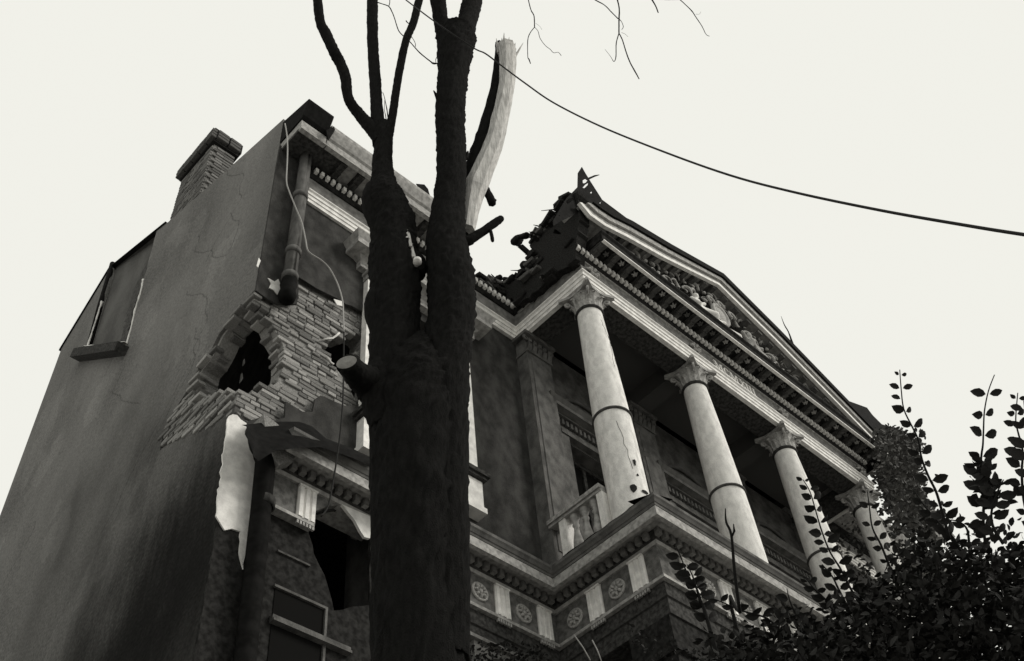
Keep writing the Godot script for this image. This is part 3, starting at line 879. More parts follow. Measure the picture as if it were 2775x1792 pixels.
# ---------------------------------------------------------------- pediment
func pediment():
	var fz := PZ + 0.38
	# tympanum wall
	var s := begin()
	prism(s, PackedVector2Array([Vector2(8.0, 13.3), Vector2(15.0, 13.3), Vector2(11.45, 14.95), Vector2(9.6, 14.2), Vector2(8.0, 13.75)]), on_z, PZ - 0.3, PZ - 0.02)
	part("tympanum", s, M.trim, villa)
	# raking cornices: lower edge, face, metal top
	var left := [Vector2(7.60, 13.66), Vector2(7.80, 13.50), Vector2(8.12, 13.53), Vector2(8.67, 13.74), Vector2(9.6, 14.03), Vector2(11.22, 14.66)]
	var left_top := [Vector2(8.02, 14.0), Vector2(8.2, 14.08), Vector2(8.45, 14.14), Vector2(8.88, 14.33), Vector2(9.9, 14.62), Vector2(11.46, 15.14)]
	var right := [Vector2(11.22, 14.66), Vector2(12.6, 14.24), Vector2(15.48, 13.14)]
	var right_top := [Vector2(11.46, 15.14), Vector2(12.84, 14.68), Vector2(15.60, 13.56)]
	for side in 2:
		var lo: Array = left if side == 0 else right
		var hi: Array = left_top if side == 0 else right_top
		var lip := begin(); var face := begin(); var top := begin(); var mod := begin()
		for i in lo.size() - 1:
			var a: Vector2 = lo[i]; var b: Vector2 = lo[i + 1]; var c: Vector2 = hi[i + 1]; var d: Vector2 = hi[i]
			var back := -0.40
			var ring := func(p: Vector2, q: Vector2, t: float) -> Vector2: return p.lerp(q, t)
			# white lower lip
			prism(lip, PackedVector2Array([a, b, b.lerp(c, 0.16), a.lerp(d, 0.16)]), on_z, fz - 0.06, fz)
			# soffit and face in two steps
			prism(face, PackedVector2Array([a.lerp(d, 0.14), b.lerp(c, 0.14), b.lerp(c, 0.4), a.lerp(d, 0.4)]), on_z, PZ - 0.05, fz - 0.02)
			prism(face, PackedVector2Array([a.lerp(d, 0.41), b.lerp(c, 0.41), b.lerp(c, 0.66), a.lerp(d, 0.66)]), on_z, PZ - 0.05, fz + 0.02)
			prism(top, PackedVector2Array([a.lerp(d, 0.67), b.lerp(c, 0.67), b.lerp(c, 0.99), a.lerp(d, 0.99)]), on_z, PZ - 0.1, fz + 0.055)
		part("raking_cornice_lip", lip, M.white, villa)
		part("raking_cornice", face, M.stone, villa)
		part("roof_edge", top, M.metal, villa)
		# modillions under the rake
	var sm := begin()
	bx(sm, Vector3(-0.055, -0.06, -0.14), Vector3(0.055, 0.0, 0.14))
	bx(sm, Vector3(-0.045, -0.09, -0.14), Vector3(0.045, -0.06, -0.03))
	var mm := done(sm)
	for i in 11:
		var x := 8.35 + i * 0.28
		var o := part("modillion", mm, M.trim if i % 3 else M.respond, villa)
		var y := lerpf(13.66, 14.62, (x - 8.35) / 2.8)
		o.position = Vector3(x, y + 0.02, PZ + 0.17) - VP; o.rotation.z = 0.33
	for i in 13:
		var x := 11.45 + i * 0.28
		var o := part("modillion", mm, M.trim if i % 3 else M.respond, villa)
		var y := lerpf(14.60, 13.22, (x - 11.3) / 3.9)
		o.position = Vector3(x, y + 0.02, PZ + 0.17) - VP; o.rotation.z = -0.36
	# main roof behind the pediment
	s = begin()
	prism(s, PackedVector2Array([Vector2(8.9, 14.25), Vector2(11.46, 15.1), Vector2(15.55, 13.5), Vector2(15.55, 13.4), Vector2(11.46, 14.98), Vector2(8.9, 14.12)]), on_z, -9.5, PZ - 0.1)
	part("pediment_roof", s, M.metal, villa)
	# sculpture group
	var figs := [
		[[Vector3(0, 0.42, 0.02), Vector3(0, 0.2, 0.03), 0.085, 0.1], [Vector3(0.01, 0.56, 0.05), Vector3(0.01, 0.57, 0.05), 0.06, 0.06], [Vector3(0.02, 0.18, 0.05), Vector3(0.24, 0.14, 0.16), 0.09, 0.07], [Vector3(0.24, 0.14, 0.16), Vector3(0.3, -0.05, 0.1), 0.065, 0.05], [Vector3(-0.08, 0.42, 0.02), Vector3(-0.2, 0.3, 0.08), 0.045, 0.04], [Vector3(-0.2, 0.3, 0.08), Vector3(-0.1, 0.2, 0.15), 0.04, 0.035], [Vector3(0.08, 0.42, 0.02), Vector3(0.22, 0.52, 0.06), 0.045, 0.035], [Vector3(-0.02, 0.12, 0.04), Vector3(-0.16, 0.0, 0.1), 0.11, 0.08]],
		[[Vector3(0, 0.3, 0.02), Vector3(0.18, 0.12, 0.05), 0.09, 0.1], [Vector3(-0.05, 0.44, 0.05), Vector3(-0.05, 0.45, 0.05), 0.06, 0.06], [Vector3(0.18, 0.1, 0.06), Vector3(0.5, 0.06, 0.14), 0.1, 0.08], [Vector3(0.5, 0.06, 0.14), Vector3(0.75, -0.02, 0.1), 0.07, 0.04], [Vector3(-0.06, 0.32, 0.02), Vector3(-0.16, 0.14, 0.1), 0.045, 0.04], [Vector3(0.06, 0.3, 0.05), Vector3(0.24, 0.3, 0.12), 0.045, 0.035], [Vector3(0.3, 0.0, 0.1), Vector3(0.6, -0.03, 0.12), 0.08, 0.05]],
	]
	for f in [[0, 10.5, 13.33, 1.0, 1], [1, 10.92, 13.36, 0.86, 1], [0, 11.95, 13.42, 0.95, -1], [1, 12.28, 13.36, 0.75, 1], [0, 9.55, 13.34, 0.7, 1], [0, 13.2, 13.3, 0.55, 1]]:
		var caps := []
		for c in figs[f[0]]:
			var k: float = f[3]
			var flip := Vector3(f[4], 1, 1)
			var base := Vector3(f[1], f[2], -5.27)
			caps.append([base + c[0] * flip * k, base + c[1] * flip * k, c[2] * k, c[3] * k])
		part("sculpted_figure", body(caps, 0.026, 0.035), M.white if f[1] < 11.5 and f[1] > 10 else M.ornament, villa)
	# oval shield in the middle of the group
	s = begin(true)
	lathe(s, Vector3.ZERO, [Vector2(0.0, 0.05), Vector2(0.12, 0.04), Vector2(0.16, 0.02), Vector2(0.17, 0.05), Vector2(0.21, 0.05), Vector2(0.22, 0.0)], 22)
	var sh := part("oval_shield", s, M.ornament, villa)
	sh.position = Vector3(11.22, 13.98, -5.26) - VP; sh.basis = Basis(Vector3.RIGHT, PI / 2).scaled(Vector3(1, 1.3, 1))
	# acanthus scrolls that fill the rest of the field
	for k in 22:
		var x := 8.75 + k * 0.27
		var yt := lerpf(13.85, 14.7, (x - 8.6) / 2.7) if x < 11.3 else lerpf(14.7, 13.5, (x - 11.3) / 3.6)
		for lv in 2:
			var y := yt - 0.16 - lv * 0.26
			if y < 13.42: continue
			s = begin(true)
			var sp := []; var sr := []
			var dirn := 1.0 if (k + lv) % 2 else -1.0
			for i in 12:
				var t := i / 11.0 * 4.8
				var rr := 0.125 * (1.15 - i / 12.0)
				sp.append(Vector3(x + cos(t) * rr * dirn, y + sin(t) * rr, -5.27 + 0.02 * sin(t * 2.0))); sr.append(0.02 + 0.012 * sin(t * 1.4 + k))
			tube(s, sp, sr, 6, 0.15, k)
			part("carved_scroll", s, M.stone if k % 3 else M.ornament, villa)
	# carved scroll above the figures
	s = begin(true)
	for k in 3:
		var pts := []; var rad := []
		for i in 14:
			var t := i / 13.0 * 4.5
			pts.append(Vector3(11.0 + k * 0.28 + cos(t) * 0.1 * (1.2 - i / 14.0), 14.28 - absf(k - 1) * 0.08 + sin(t) * 0.1 * (1.2 - i / 14.0), -5.22))
			rad.append(0.028)
		tube(s, pts, rad, 6)
	part("carved_scroll", s, M.ornament, villa)
	# lightning rod on the right slope
	s = begin(true)
	var rd := fine([pz(2148, 932, fz - 0.2), pz(2137, 900, fz - 0.2), pz(2126, 881, fz - 0.2), pz(2117, 857, fz - 0.2)], [0.024, 0.012, 0.010, 0.003], 3)
	tube(s, rd[0], rd[1], 6)
	part("lightning_rod", s, M.metal, villa)

# ---------------------------------------------------------------- columns
func capital_mesh(rn: float) -> SurfaceTool:
	var s := begin(true)
	lathe(s, Vector3.ZERO, [Vector2(rn, 0), Vector2(rn * 0.98, 0.1), Vector2(rn * 1.04, 0.2), Vector2(rn * 1.25, 0.29), Vector2(rn * 1.3, 0.3), Vector2(0, 0.3)], 20)
	s.set_smooth_group(-1)
	for rowi in 2:
		var h: float = [0.15, 0.25][rowi]
		for k in 8:
			var a := TAU * (k + 0.5 * rowi) / 8.0
			var o := Vector3(cos(a), 0, sin(a)); var t := Vector3(-sin(a), 0, cos(a))
			var prev := []
			for st in 5:
				var q := st / 4.0
				var rr: float = rn * 1.03 + [0.0, 0.008, 0.022, 0.06, 0.075][st] + rowi * 0.004
				var yy: float = h * [0.0, 0.4, 0.75, 1.0, 0.88][st]
				var w: float = [0.05, 0.062, 0.055, 0.04, 0.012][st]
				var c: Vector3 = o * rr + Vector3(0, yy, 0)
				var cur := [c - t * w - o * 0.012, c + o * 0.012, c + t * w - o * 0.012]
				if st > 0:
					quad(s, prev[0], cur[0], cur[1], prev[1]); quad(s, prev[1], cur[1], cur[2], prev[2])
				prev = cur
	return s

func columns():
	var proto := Node3D.new(); proto.name = "column"; villa.add_child(proto, true)
	var rb := 0.245; var rt := 0.178
	var s := begin(true)
	var prof := []
	for i in 25:
		var t := i / 24.0
		var r := rb if t < 0.36 else lerpf(rb, rt, pow((t - 0.36) / 0.64, 1.25))
		prof.append(Vector2(r, 0.28 + t * (4.13 - 0.28)))
	lathe(s, Vector3.ZERO, prof, 40)
	part("shaft", s, M.column, proto)
	s = begin(true)
	lathe(s, Vector3.ZERO, [Vector2(0.33, 0.1), Vector2(0.345, 0.14), Vector2(0.33, 0.18), Vector2(0.28, 0.2), Vector2(0.275, 0.22), Vector2(0.295, 0.25), Vector2(0.28, 0.28), Vector2(0.24, 0.285)], 32)
	s.set_smooth_group(-1)
	bx(s, Vector3(-0.35, 0.0, -0.35), Vector3(0.35, 0.1, 0.35))
	part("base", s, M.stone, proto)
	s = begin(true)
	lathe(s, Vector3(0, 2.0, 0), [Vector2(rb - 0.01, -0.022), Vector2(rb + 0.014, -0.016), Vector2(rb + 0.018, 0.0), Vector2(rb + 0.014, 0.014), Vector2(rb - 0.01, 0.02)], 40)
	part("shaft_band", s, M.trim, proto)
	s = begin(true)
	lathe(s, Vector3(0, 4.13, 0), [Vector2(rt - 0.01, -0.03), Vector2(rt + 0.022, -0.022), Vector2(rt + 0.03, 0.0), Vector2(rt + 0.022, 0.02), Vector2(rt - 0.01, 0.03)], 32)
	part("neck_ring", s, M.dusky, proto)
	var cap := part("capital", capital_mesh(rt), M.ornament, proto)
	cap.position.y = 4.16
	for c in 4:
		var a := PI / 4 + c * PI / 2
		var o := Vector3(cos(a), 0, sin(a))
		s = begin(true)
		# a scroll: stalk that curls under the corner of the slab
		var pts := []; var rad := []
		for i in 18:
			var t := i / 17.0
			if t < 0.45:
				var q := t / 0.45
				pts.append(o * lerpf(0.19, 0.275, q) + Vector3(0, 4.3 + 0.14 * q, 0))
				rad.append(0.018)
			else:
				var q := (t - 0.45) / 0.55
				var rr := lerpf(0.05, 0.012, q)
				var ang := PI / 2 - q * TAU * 1.3
				pts.append(o * (0.275 + cos(ang) * rr) + Vector3(0, 4.39 + sin(ang) * rr, 0))
				rad.append(0.02)
		tube(s, pts, rad, 7)
		part("volute", s, M.stone, proto)
	s = begin()
	var ab := PackedVector2Array()
	for c in 4:
		var a := c * PI / 2
		for q in [[-0.27, 0.30], [-0.12, 0.235], [0.0, 0.225], [0.12, 0.235], [0.27, 0.30]]:
			ab.append(Vector2(-q[0] * sin(a) + q[1] * cos(a), q[0] * cos(a) + q[1] * sin(a)))
	prism(s, ab, func(p: Vector2, t: float) -> Vector3: return Vector3(p.x, t, p.y), 4.455, 4.505)
	part("abacus", s, M.stone, proto)
	var spots := [8.07, 10.365, 12.6, 14.84]
	for i in 4:
		var c: Node3D = proto if i == 0 else proto.duplicate()
		if i: villa.add_child(c, true)
		c.position = Vector3(spots[i], 7.75, -5.66) - VP
		c.rotation.y = i * 0.0
		if i == 0: c.set_meta("label", "corner column of the portico, pitted by shell splinters near its foot")
	# hairline cracks winding round the corner column
	for cr in [[0.9, 9.95, 0.25, 0.9], [1.6, 10.6, -0.4, 0.7], [1.2, 11.1, 0.5, 0.5], [2.0, 8.7, 0.3, 0.8]]:
		s = begin()
		var cp := []; var cw := []
		for k in 9:
			var t := k / 8.0
			var y: float = cr[1] + cr[3] * t
			var tt := clampf(((y - 7.75) - 0.28) / 3.85, 0, 1)
			var rr := (0.245 if tt < 0.36 else lerpf(0.245, 0.178, pow((tt - 0.36) / 0.64, 1.25)))
			var an: float = cr[0] + cr[2] * t + rng.randf_range(-0.07, 0.07)
			cp.append(Vector3(8.07 + cos(an) * rr, y, -5.66 + sin(an) * rr)); cw.append(0.0035)
		tube(s, cp, cw, 4)
		part("crack", s, M.trim, villa)
	# pitted wounds at the foot of the corner column: dark chips of missing stone
	s = begin(true)
	for w in [[1680, 1280, 9, 16], [1718, 1253, 6, 10], [1722, 1318, 12, 12], [1727, 1289, 4, 4], [1745, 1336, 12, 6], [1698, 1307, 3, 4]]:
		var c := pz(w[0], w[1], -5.66 + 0.23)
		var v := Vector2(c.x - 8.07, 0.0)
		c.z = -5.66 + sqrt(maxf(0.001, 0.246 * 0.246 - v.x * v.x))
		c.x = clampf(c.x, 8.07 - 0.23, 8.07 + 0.23)
		var nrm := Vector3(c.x - 8.07, 0, c.z + 5.66).normalized()
		var ring := []
		var side := nrm.cross(Vector3.UP)
		for k in 9:
			var a := TAU * k / 9
			ring.append(c + nrm * 0.004 + side * cos(a) * w[2] * 0.0042 * rng.randf_range(0.6, 1.2) + Vector3.UP * sin(a) * w[3] * 0.0055 * rng.randf_range(0.6, 1.2))
		for k in 9:
			tri(s, c + nrm * 0.007, ring[k], ring[(k + 1) % 9])
	part("splinter_mark", s, M.rubble, villa)

# ---------------------------------------------------------------- inside the portico
func loggia():
	# back wall with three tall door openings
	var bays := [9.2, 11.48, 13.72]
	var ops := []
	for b in bays: ops.append([b - 0.55, b + 0.55, 7.8, 10.72])
	wall_around("loggia_wall", PX + 0.0, 15.4, 7.7, 12.6, ops, M.loggia, WZ - 0.02)
	var s := begin()
	bx(s, Vector3(15.4, GROUND, WZ - 0.42), Vector3(19.6, 13.0, WZ + 0.05))
	part("right_wing_wall", s, M.stucco, villa)
	for b in bays:
		window_in(b - 0.55, b + 0.55, 7.8, 10.72, WZ - 0.2, "glazed_door")
		var f := Node3D.new(); f.name = "door_surround"; villa.add_child(f, true); f.position = Vector3(b, 7.8, WZ + 0.03) - VP
		s = begin()
		bx(s, Vector3(-0.72, 0, 0.0), Vector3(-0.56, 2.95, 0.08)); bx(s, Vector3(0.56, 0, 0.0), Vector3(0.72, 2.95, 0.08))
		bx(s, Vector3(-0.72, 2.95, 0.0), Vector3(0.72, 3.02, 0.1))
		part("architrave", s, M.respond, f)
		s = begin()
		moulding(s, [Vector2(-0.02, 3.25), Vector2(0.1, 3.25), Vector2(0.1, 3.28), Vector2(0.2, 3.30), Vector2(0.2, 3.36), Vector2(0.25, 3.42), Vector2(-0.02, 3.45)], [Vector2(-0.8, -0.0), Vector2(-0.8, 0.03), Vector2(0.8, 0.03), Vector2(0.8, 0.0)])
		part("hood", s, M.respond, f)
		s = begin()
		for i in 18: bx(s, Vector3(-0.78 + i * 0.0885, 3.12, 0.03), Vector3(-0.735 + i * 0.0885, 3.22, 0.11))
		bx(s, Vector3(-0.8, 3.03, 0.0), Vector3(0.8, 3.11, 0.07))
		stuff(part("dentil_course", s, M.respond, f))
		# blind arch above the hood
		s = begin(true)
		var pts := []; var rad := []
		for i in 17:
			var a := PI * i / 16.0
			pts.append(Vector3(cos(a) * 0.62, 3.46 + sin(a) * 0.5, 0.03)); rad.append(0.03)
		tube(s, pts, rad, 8)
		part("blind_arch", s, M.loggia, f)
	# responds
	for x in [8.06, 10.34, 12.6, 14.84]:
		var p := Node3D.new(); p.name = "pilaster"; villa.add_child(p, true); p.position = Vector3(x, 7.75, WZ + 0.06) - VP
		s = begin()
		bx(s, Vector3(-0.24, 0.3, -0.02), Vector3(0.24, 4.12, 0.2))
		bx(s, Vector3(-0.17, 0.5, 0.2), Vector3(0.17, 3.95, 0.212))
		part("shaft", s, M.respond, p)
		s = begin()
		bx(s, Vector3(-0.29, 0.0, -0.02), Vector3(0.29, 0.18, 0.27)); bx(s, Vector3(-0.265, 0.18, -0.02), Vector3(0.265, 0.3, 0.23))
		part("base", s, M.respond, p)
		s = begin()
		bx(s, Vector3(-0.255, 4.12, -0.02), Vector3(0.255, 4.16, 0.225))
		bx(s, Vector3(-0.235, 4.16, -0.02), Vector3(0.235, 4.44, 0.2))
		for k in 5:
			for r2 in 2:
				var cx := -0.2 + k * 0.1
				var h: float = 4.16 + (0.13 if r2 == 0 else 0.23)
				quad(s, Vector3(cx - 0.045, 4.16, 0.215), Vector3(cx + 0.045, 4.16, 0.215), Vector3(cx + 0.03, h, 0.265), Vector3(cx - 0.03, h, 0.265))
				quad(s, Vector3(cx - 0.03, h, 0.265), Vector3(cx + 0.03, h, 0.265), Vector3(cx + 0.01, h - 0.03, 0.285), Vector3(cx - 0.01, h - 0.03, 0.285))
		for k in [-1, 1]:
			var pts := []; var rad := []
			for i in 12:
				var t := i / 11.0
				var rr := lerpf(0.055, 0.012, t); var a: float = PI / 2 - t * TAU * 1.2 * k
				pts.append(Vector3(k * 0.25 + cos(a) * rr, 4.39 + sin(a) * rr, 0.22)); rad.append(0.02)
			tube(s, pts, rad, 6)
		bx(s, Vector3(-0.31, 4.44, -0.02), Vector3(0.31, 4.5, 0.28))
		part("capital", s, M.respond, p)
	# ceiling with coffers of beams
	s = begin()
	bx(s, Vector3(PX + 0.1, 12.62, WZ + 0.1), Vector3(PX1 - 0.1, 12.72, PZ - 0.39))
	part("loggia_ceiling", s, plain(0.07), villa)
	for x in [10.36, 12.6]:
		s = begin()
		bx(s, Vector3(x - 0.15, 12.3, WZ + 0.07), Vector3(x + 0.15, 12.618, PZ - 0.41))
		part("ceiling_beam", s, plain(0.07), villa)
	s = begin()
	bx(s, Vector3(PX1 - 0.4, 7.7, WZ + 0.06), Vector3(PX1 - 0.02, 12.255, WZ + 0.3))
	part("end_respond", s, M.loggia, villa)
	# balustrade between wall and corner column
	var rail := Node3D.new(); rail.name = "balustrade"; villa.add_child(rail, true); rail.position = Vector3(7.88, 7.76, -6.2) - VP
	s = begin()
	bx(s, Vector3(-0.09, 0.0, -0.62), Vector3(0.09, 0.1, 0.36))
	part("plinth", s, M.stone, rail)
	s = begin()
	bx(s, Vector3(-0.085, 0.8, -0.52), Vector3(0.085, 0.84, 0.36)); bx(s, Vector3(-0.11, 0.842, -0.52), Vector3(0.11, 0.9, 0.36))
	part("handrail", s, M.stone, rail)
	s = begin()
	bx(s, Vector3(-0.075, 0.1, -0.36), Vector3(0.075, 0.8, -0.26))
	part("half_pier", s, M.column, rail)
	s = begin()
	bx(s, Vector3(-0.075, 0.1, 0.27), Vector3(0.075, 0.8, 0.36))
	part("half_pier", s, M.column, rail)
	s = begin(true)
	lathe(s, Vector3.ZERO, [Vector2(0.06, 0), Vector2(0.06, 0.05), Vector2(0.035, 0.08), Vector2(0.045, 0.12), Vector2(0.068, 0.22), Vector2(0.06, 0.32), Vector2(0.035, 0.45), Vector2(0.03, 0.52), Vector2(0.046, 0.55), Vector2(0.032, 0.58), Vector2(0.05, 0.64), Vector2(0.06, 0.66), Vector2(0.06, 0.7)], 14)
	var bm := done(s)
	for i in 3:
		var o := part("baluster", bm, M.stone, rail)
		o.position = Vector3(0, 0.1, -0.16 + i * 0.165)

# ---------------------------------------------------------------- lower cornice with triglyph frieze
const LX := 7.82
const LZ := -5.265
const LW := -6.82

func lower_cornice():
	var line := [Vector2(3.97, LW), Vector2(LX, LW), Vector2(LX, LZ), Vector2(15.35, LZ), Vector2(15.35, LW), Vector2(19.6, LW)]
	var broken := line.duplicate(); broken[0] = Vector2(5.5, LW)
	var bite := Geometry2D.offset_polygon(breach, 0.015)[0]
	var s := begin()
	moulding(s, [Vector2(-0.3, 6.97), Vector2(0.0, 6.97), Vector2(0.0, 7.37), Vector2(-0.3, 7.37)], broken)
	for q in Geometry2D.clip_polygons(PackedVector2Array([Vector2(3.97, 6.97), Vector2(3.97, 7.37), Vector2(5.499, 7.37), Vector2(5.499, 6.97)]), bite): prism(s, q, on_z, LW - 0.06, LW)
	part("lower_frieze", s, M.lower, villa)
	s = begin()
	moulding(s, [Vector2(-0.3, 6.93), Vector2(0.03, 6.93), Vector2(0.03, 6.968), Vector2(-0.3, 6.968)], broken)
	bx(s, Vector3(3.97, 6.93, LW - 0.08), Vector3(4.5, 6.968, LW + 0.03))
	part("lower_taenia", s, M.stone, villa)
	s = begin()
	moulding(s, [Vector2(-0.3, 7.372), Vector2(0.025, 7.372), Vector2(0.04, 7.41), Vector2(-0.3, 7.41)], line)
	part("frieze_cap", s, M.stone, villa)
	s = begin()
	moulding(s, [Vector2(-0.3, 7.412), Vector2(0.03, 7.412), Vector2(0.05, 7.43), Vector2(0.05, 7.54), Vector2(-0.3, 7.54)], line)
	part("lower_bed_moulding", s, M.dusky, villa)
	s = begin()
	for i in 34: bx(s, Vector3(4.03 + i * 0.11, 7.44, LW + 0.051), Vector3(4.03 + i * 0.11 + 0.06, 7.53, LW + 0.11))
	for i in 13: bx(s, Vector3(LX - 0.051, 7.44, LW + 0.15 + i * 0.11), Vector3(LX - 0.11, 7.53, LW + 0.21 + i * 0.11))
	for i in 67: bx(s, Vector3(LX - 0.06 + i * 0.11, 7.44, LZ + 0.051), Vector3(LX + i * 0.11, 7.53, LZ + 0.11))
	stuff(part("lower_dentil_course", s, M.frieze, villa))
	s = begin()
	moulding(s, [Vector2(-0.3, 7.542), Vector2(0.24, 7.542), Vector2(0.24, 7.45), Vector2(0.295, 7.45), Vector2(0.295, 7.57), Vector2(-0.3, 7.58)], line)
	part("lower_corona", s, M.stone, villa)
	s = begin()
	moulding(s, [Vector2(-0.3, 7.582), Vector2(0.30, 7.575), Vector2(0.305, 7.605), Vector2(0.315, 7.61), Vector2(0.33, 7.64), Vector2(0.345, 7.66), Vector2(0.345, 7.70), Vector2(0.12, 7.78), Vector2(0.12, 7.84), Vector2(-0.3, 7.9)], line)
	part("lower_cyma", s, M.respond, villa)
	# bent lead flashing on the balcony edge
	s = begin()
	var k := 0
	for seg in [[Vector2(7.47, -6.3), Vector2(7.47, -4.95)], [Vector2(7.5, -4.94), Vector2(8.55, -4.94)], [Vector2(9.3, -4.94), Vector2(11.2, -4.94)], [Vector2(11.5, -4.94), Vector2(14.5, -4.94)]]:
		var a: Vector2 = seg[0]; var b: Vector2 = seg[1]
		var n := int(a.distance_to(b) / 0.1)
		var prev := []
		for i in n + 1:
			var q := a.lerp(b, float(i) / n)
			var inn := Vector2(0.4, 0) if k == 0 else Vector2(0, -0.35)
			var y := 7.72 + rng.randf_range(-0.012, 0.03)
			var cur := [Vector3(q.x, y - 0.03, q.y), Vector3(q.x, y, q.y) + Vector3(inn.x, 0.05, inn.y) * 0.2, Vector3(q.x + inn.x, y + 0.11, q.y + inn.y)]
			if i:
				quad(s, prev[0], cur[0], cur[1], prev[1]); quad(s, prev[1], cur[1], cur[2], prev[2])
			prev = cur
		k += 1
	part("flashing", s, M.metal, villa)
	# triglyphs and rosettes
	s = begin()
	bx(s, Vector3(-0.107, -0.198, 0.0), Vector3(0.107, 0.198, 0.018))
	for i in 3:
		var c := -0.072 + i * 0.072
		prism(s, PackedVector2Array([Vector2(c - 0.034, 0.018), Vector2(c - 0.020, 0.036), Vector2(c + 0.020, 0.036), Vector2(c + 0.034, 0.018)]), func(p: Vector2, t: float) -> Vector3: return Vector3(p.x, t, p.y), -0.196, 0.175)
	bx(s, Vector3(-0.107, 0.176, 0.0), Vector3(0.107, 0.199, 0.044))
	var tg := done(s)
	s = begin()
	for i in 6: bx(s, Vector3(-0.1 + i * 0.0355, -0.285, 0.0), Vector3(-0.078 + i * 0.0355, -0.245, 0.028))
	var gut := done(s)
	s = begin(true)
	var pr := [Vector2(0.118, 0.0), Vector2(0.118, 0.014), Vector2(0.1, 0.024), Vector2(0.092, 0.012), Vector2(0.03, 0.012), Vector2(0.028, 0.03), Vector2(0.0, 0.036)]
	lathe(s, Vector3.ZERO, pr, 20)
	for i in 8:
		var a := TAU * i / 8
		var d := Vector3(cos(a), 0, sin(a))
		tube(s, [d * 0.03 + Vector3(0, 0.012, 0), d * 0.062 + Vector3(0, 0.03, 0), d * 0.092 + Vector3(0, 0.012, 0)], [0.012, 0.022, 0.01], 6)
	var ros := done(s)
	var put := func(at: Vector3, turn: float, is_ros: bool):
		if is_ros:
			var o := part("rosette", ros, M.ornament, villa)
			o.position = at - VP
			o.basis = Basis(Vector3.UP, turn) * Basis(Vector3.RIGHT, PI / 2)
		else:
			var o := part("triglyph", tg, M.white, villa)
			o.position = at - VP; o.rotation.y = turn
			var gt := part("guttae", gut, M.stone, o)
			stuff(gt)
	for i in 6:
		if i != 1: put.call(Vector3(4.40 + i * 0.644, 7.17, LW + 0.001), 0.0, false)
		if i: put.call(Vector3(4.722 + i * 0.644, 7.17, LW + 0.001), 0.0, true)
	for i in 2:
		put.call(Vector3(LX - 0.001, 7.17, -6.21 + i * 0.644), -PI / 2, false)
		put.call(Vector3(LX - 0.001, 7.17, -6.53 + i * 0.644), -PI / 2, true)
	for i in 11:
		put.call(Vector3(8.29 + i * 0.644, 7.17, LZ + 0.001), 0.0, false)
		put.call(Vector3(8.612 + i * 0.644, 7.17, LZ + 0.001), 0.0, true)
	# what is left of the triglyph beside the breach
	s = begin()
	prism(s, xy([[926, 1368], [940, 1386], [960, 1410], [975, 1439], [987, 1457], [1002, 1460], [1006, 1402]], LW + 0.03), on_z, LW + 0.002, LW + 0.036)
	part("broken_triglyph", s, M.white, villa)
	# torn sheet metal drooping over the broken end of the cornice
	s = begin(true)
	var topl := [[655, 1152], [700, 1147], [760, 1143], [810, 1143], [845, 1155], [885, 1190], [950, 1215], [1010, 1247]]
	var botl := [[668, 1178], [690, 1240], [700, 1250], [745, 1222], [805, 1214], [868, 1212], [940, 1236], [1010, 1262]]
	var grid := []
	for i in topl.size():
		var a := pz(topl[i][0], topl[i][1], LW + 0.12); var b := pz(botl[i][0], botl[i][1], LW + 0.40)
		grid.append([a, a.lerp(b, 0.35) + Vector3(0, 0.03, 0.02), a.lerp(b, 0.7) + Vector3(0, 0.02, 0.03), b])
	for i in grid.size() - 1:
		for j in 3:
			quad(s, grid[i][j], grid[i + 1][j], grid[i + 1][j + 1], grid[i][j + 1])
	part("torn_flashing", s, M.metal, villa)
	# broken stub of the cornice at the corner pier
	s = begin()
	prism(s, soft_poly(PackedVector2Array([Vector2(3.72, 7.86), Vector2(4.11, 7.8), Vector2(4.11, 7.45), Vector2(3.95, 7.3), Vector2(3.8, 7.5)]), 0.08, 0.02, 41), on_z, WZ + 0.08, WZ + 0.30)
	part("cornice_stub", s, M.mortar, villa)

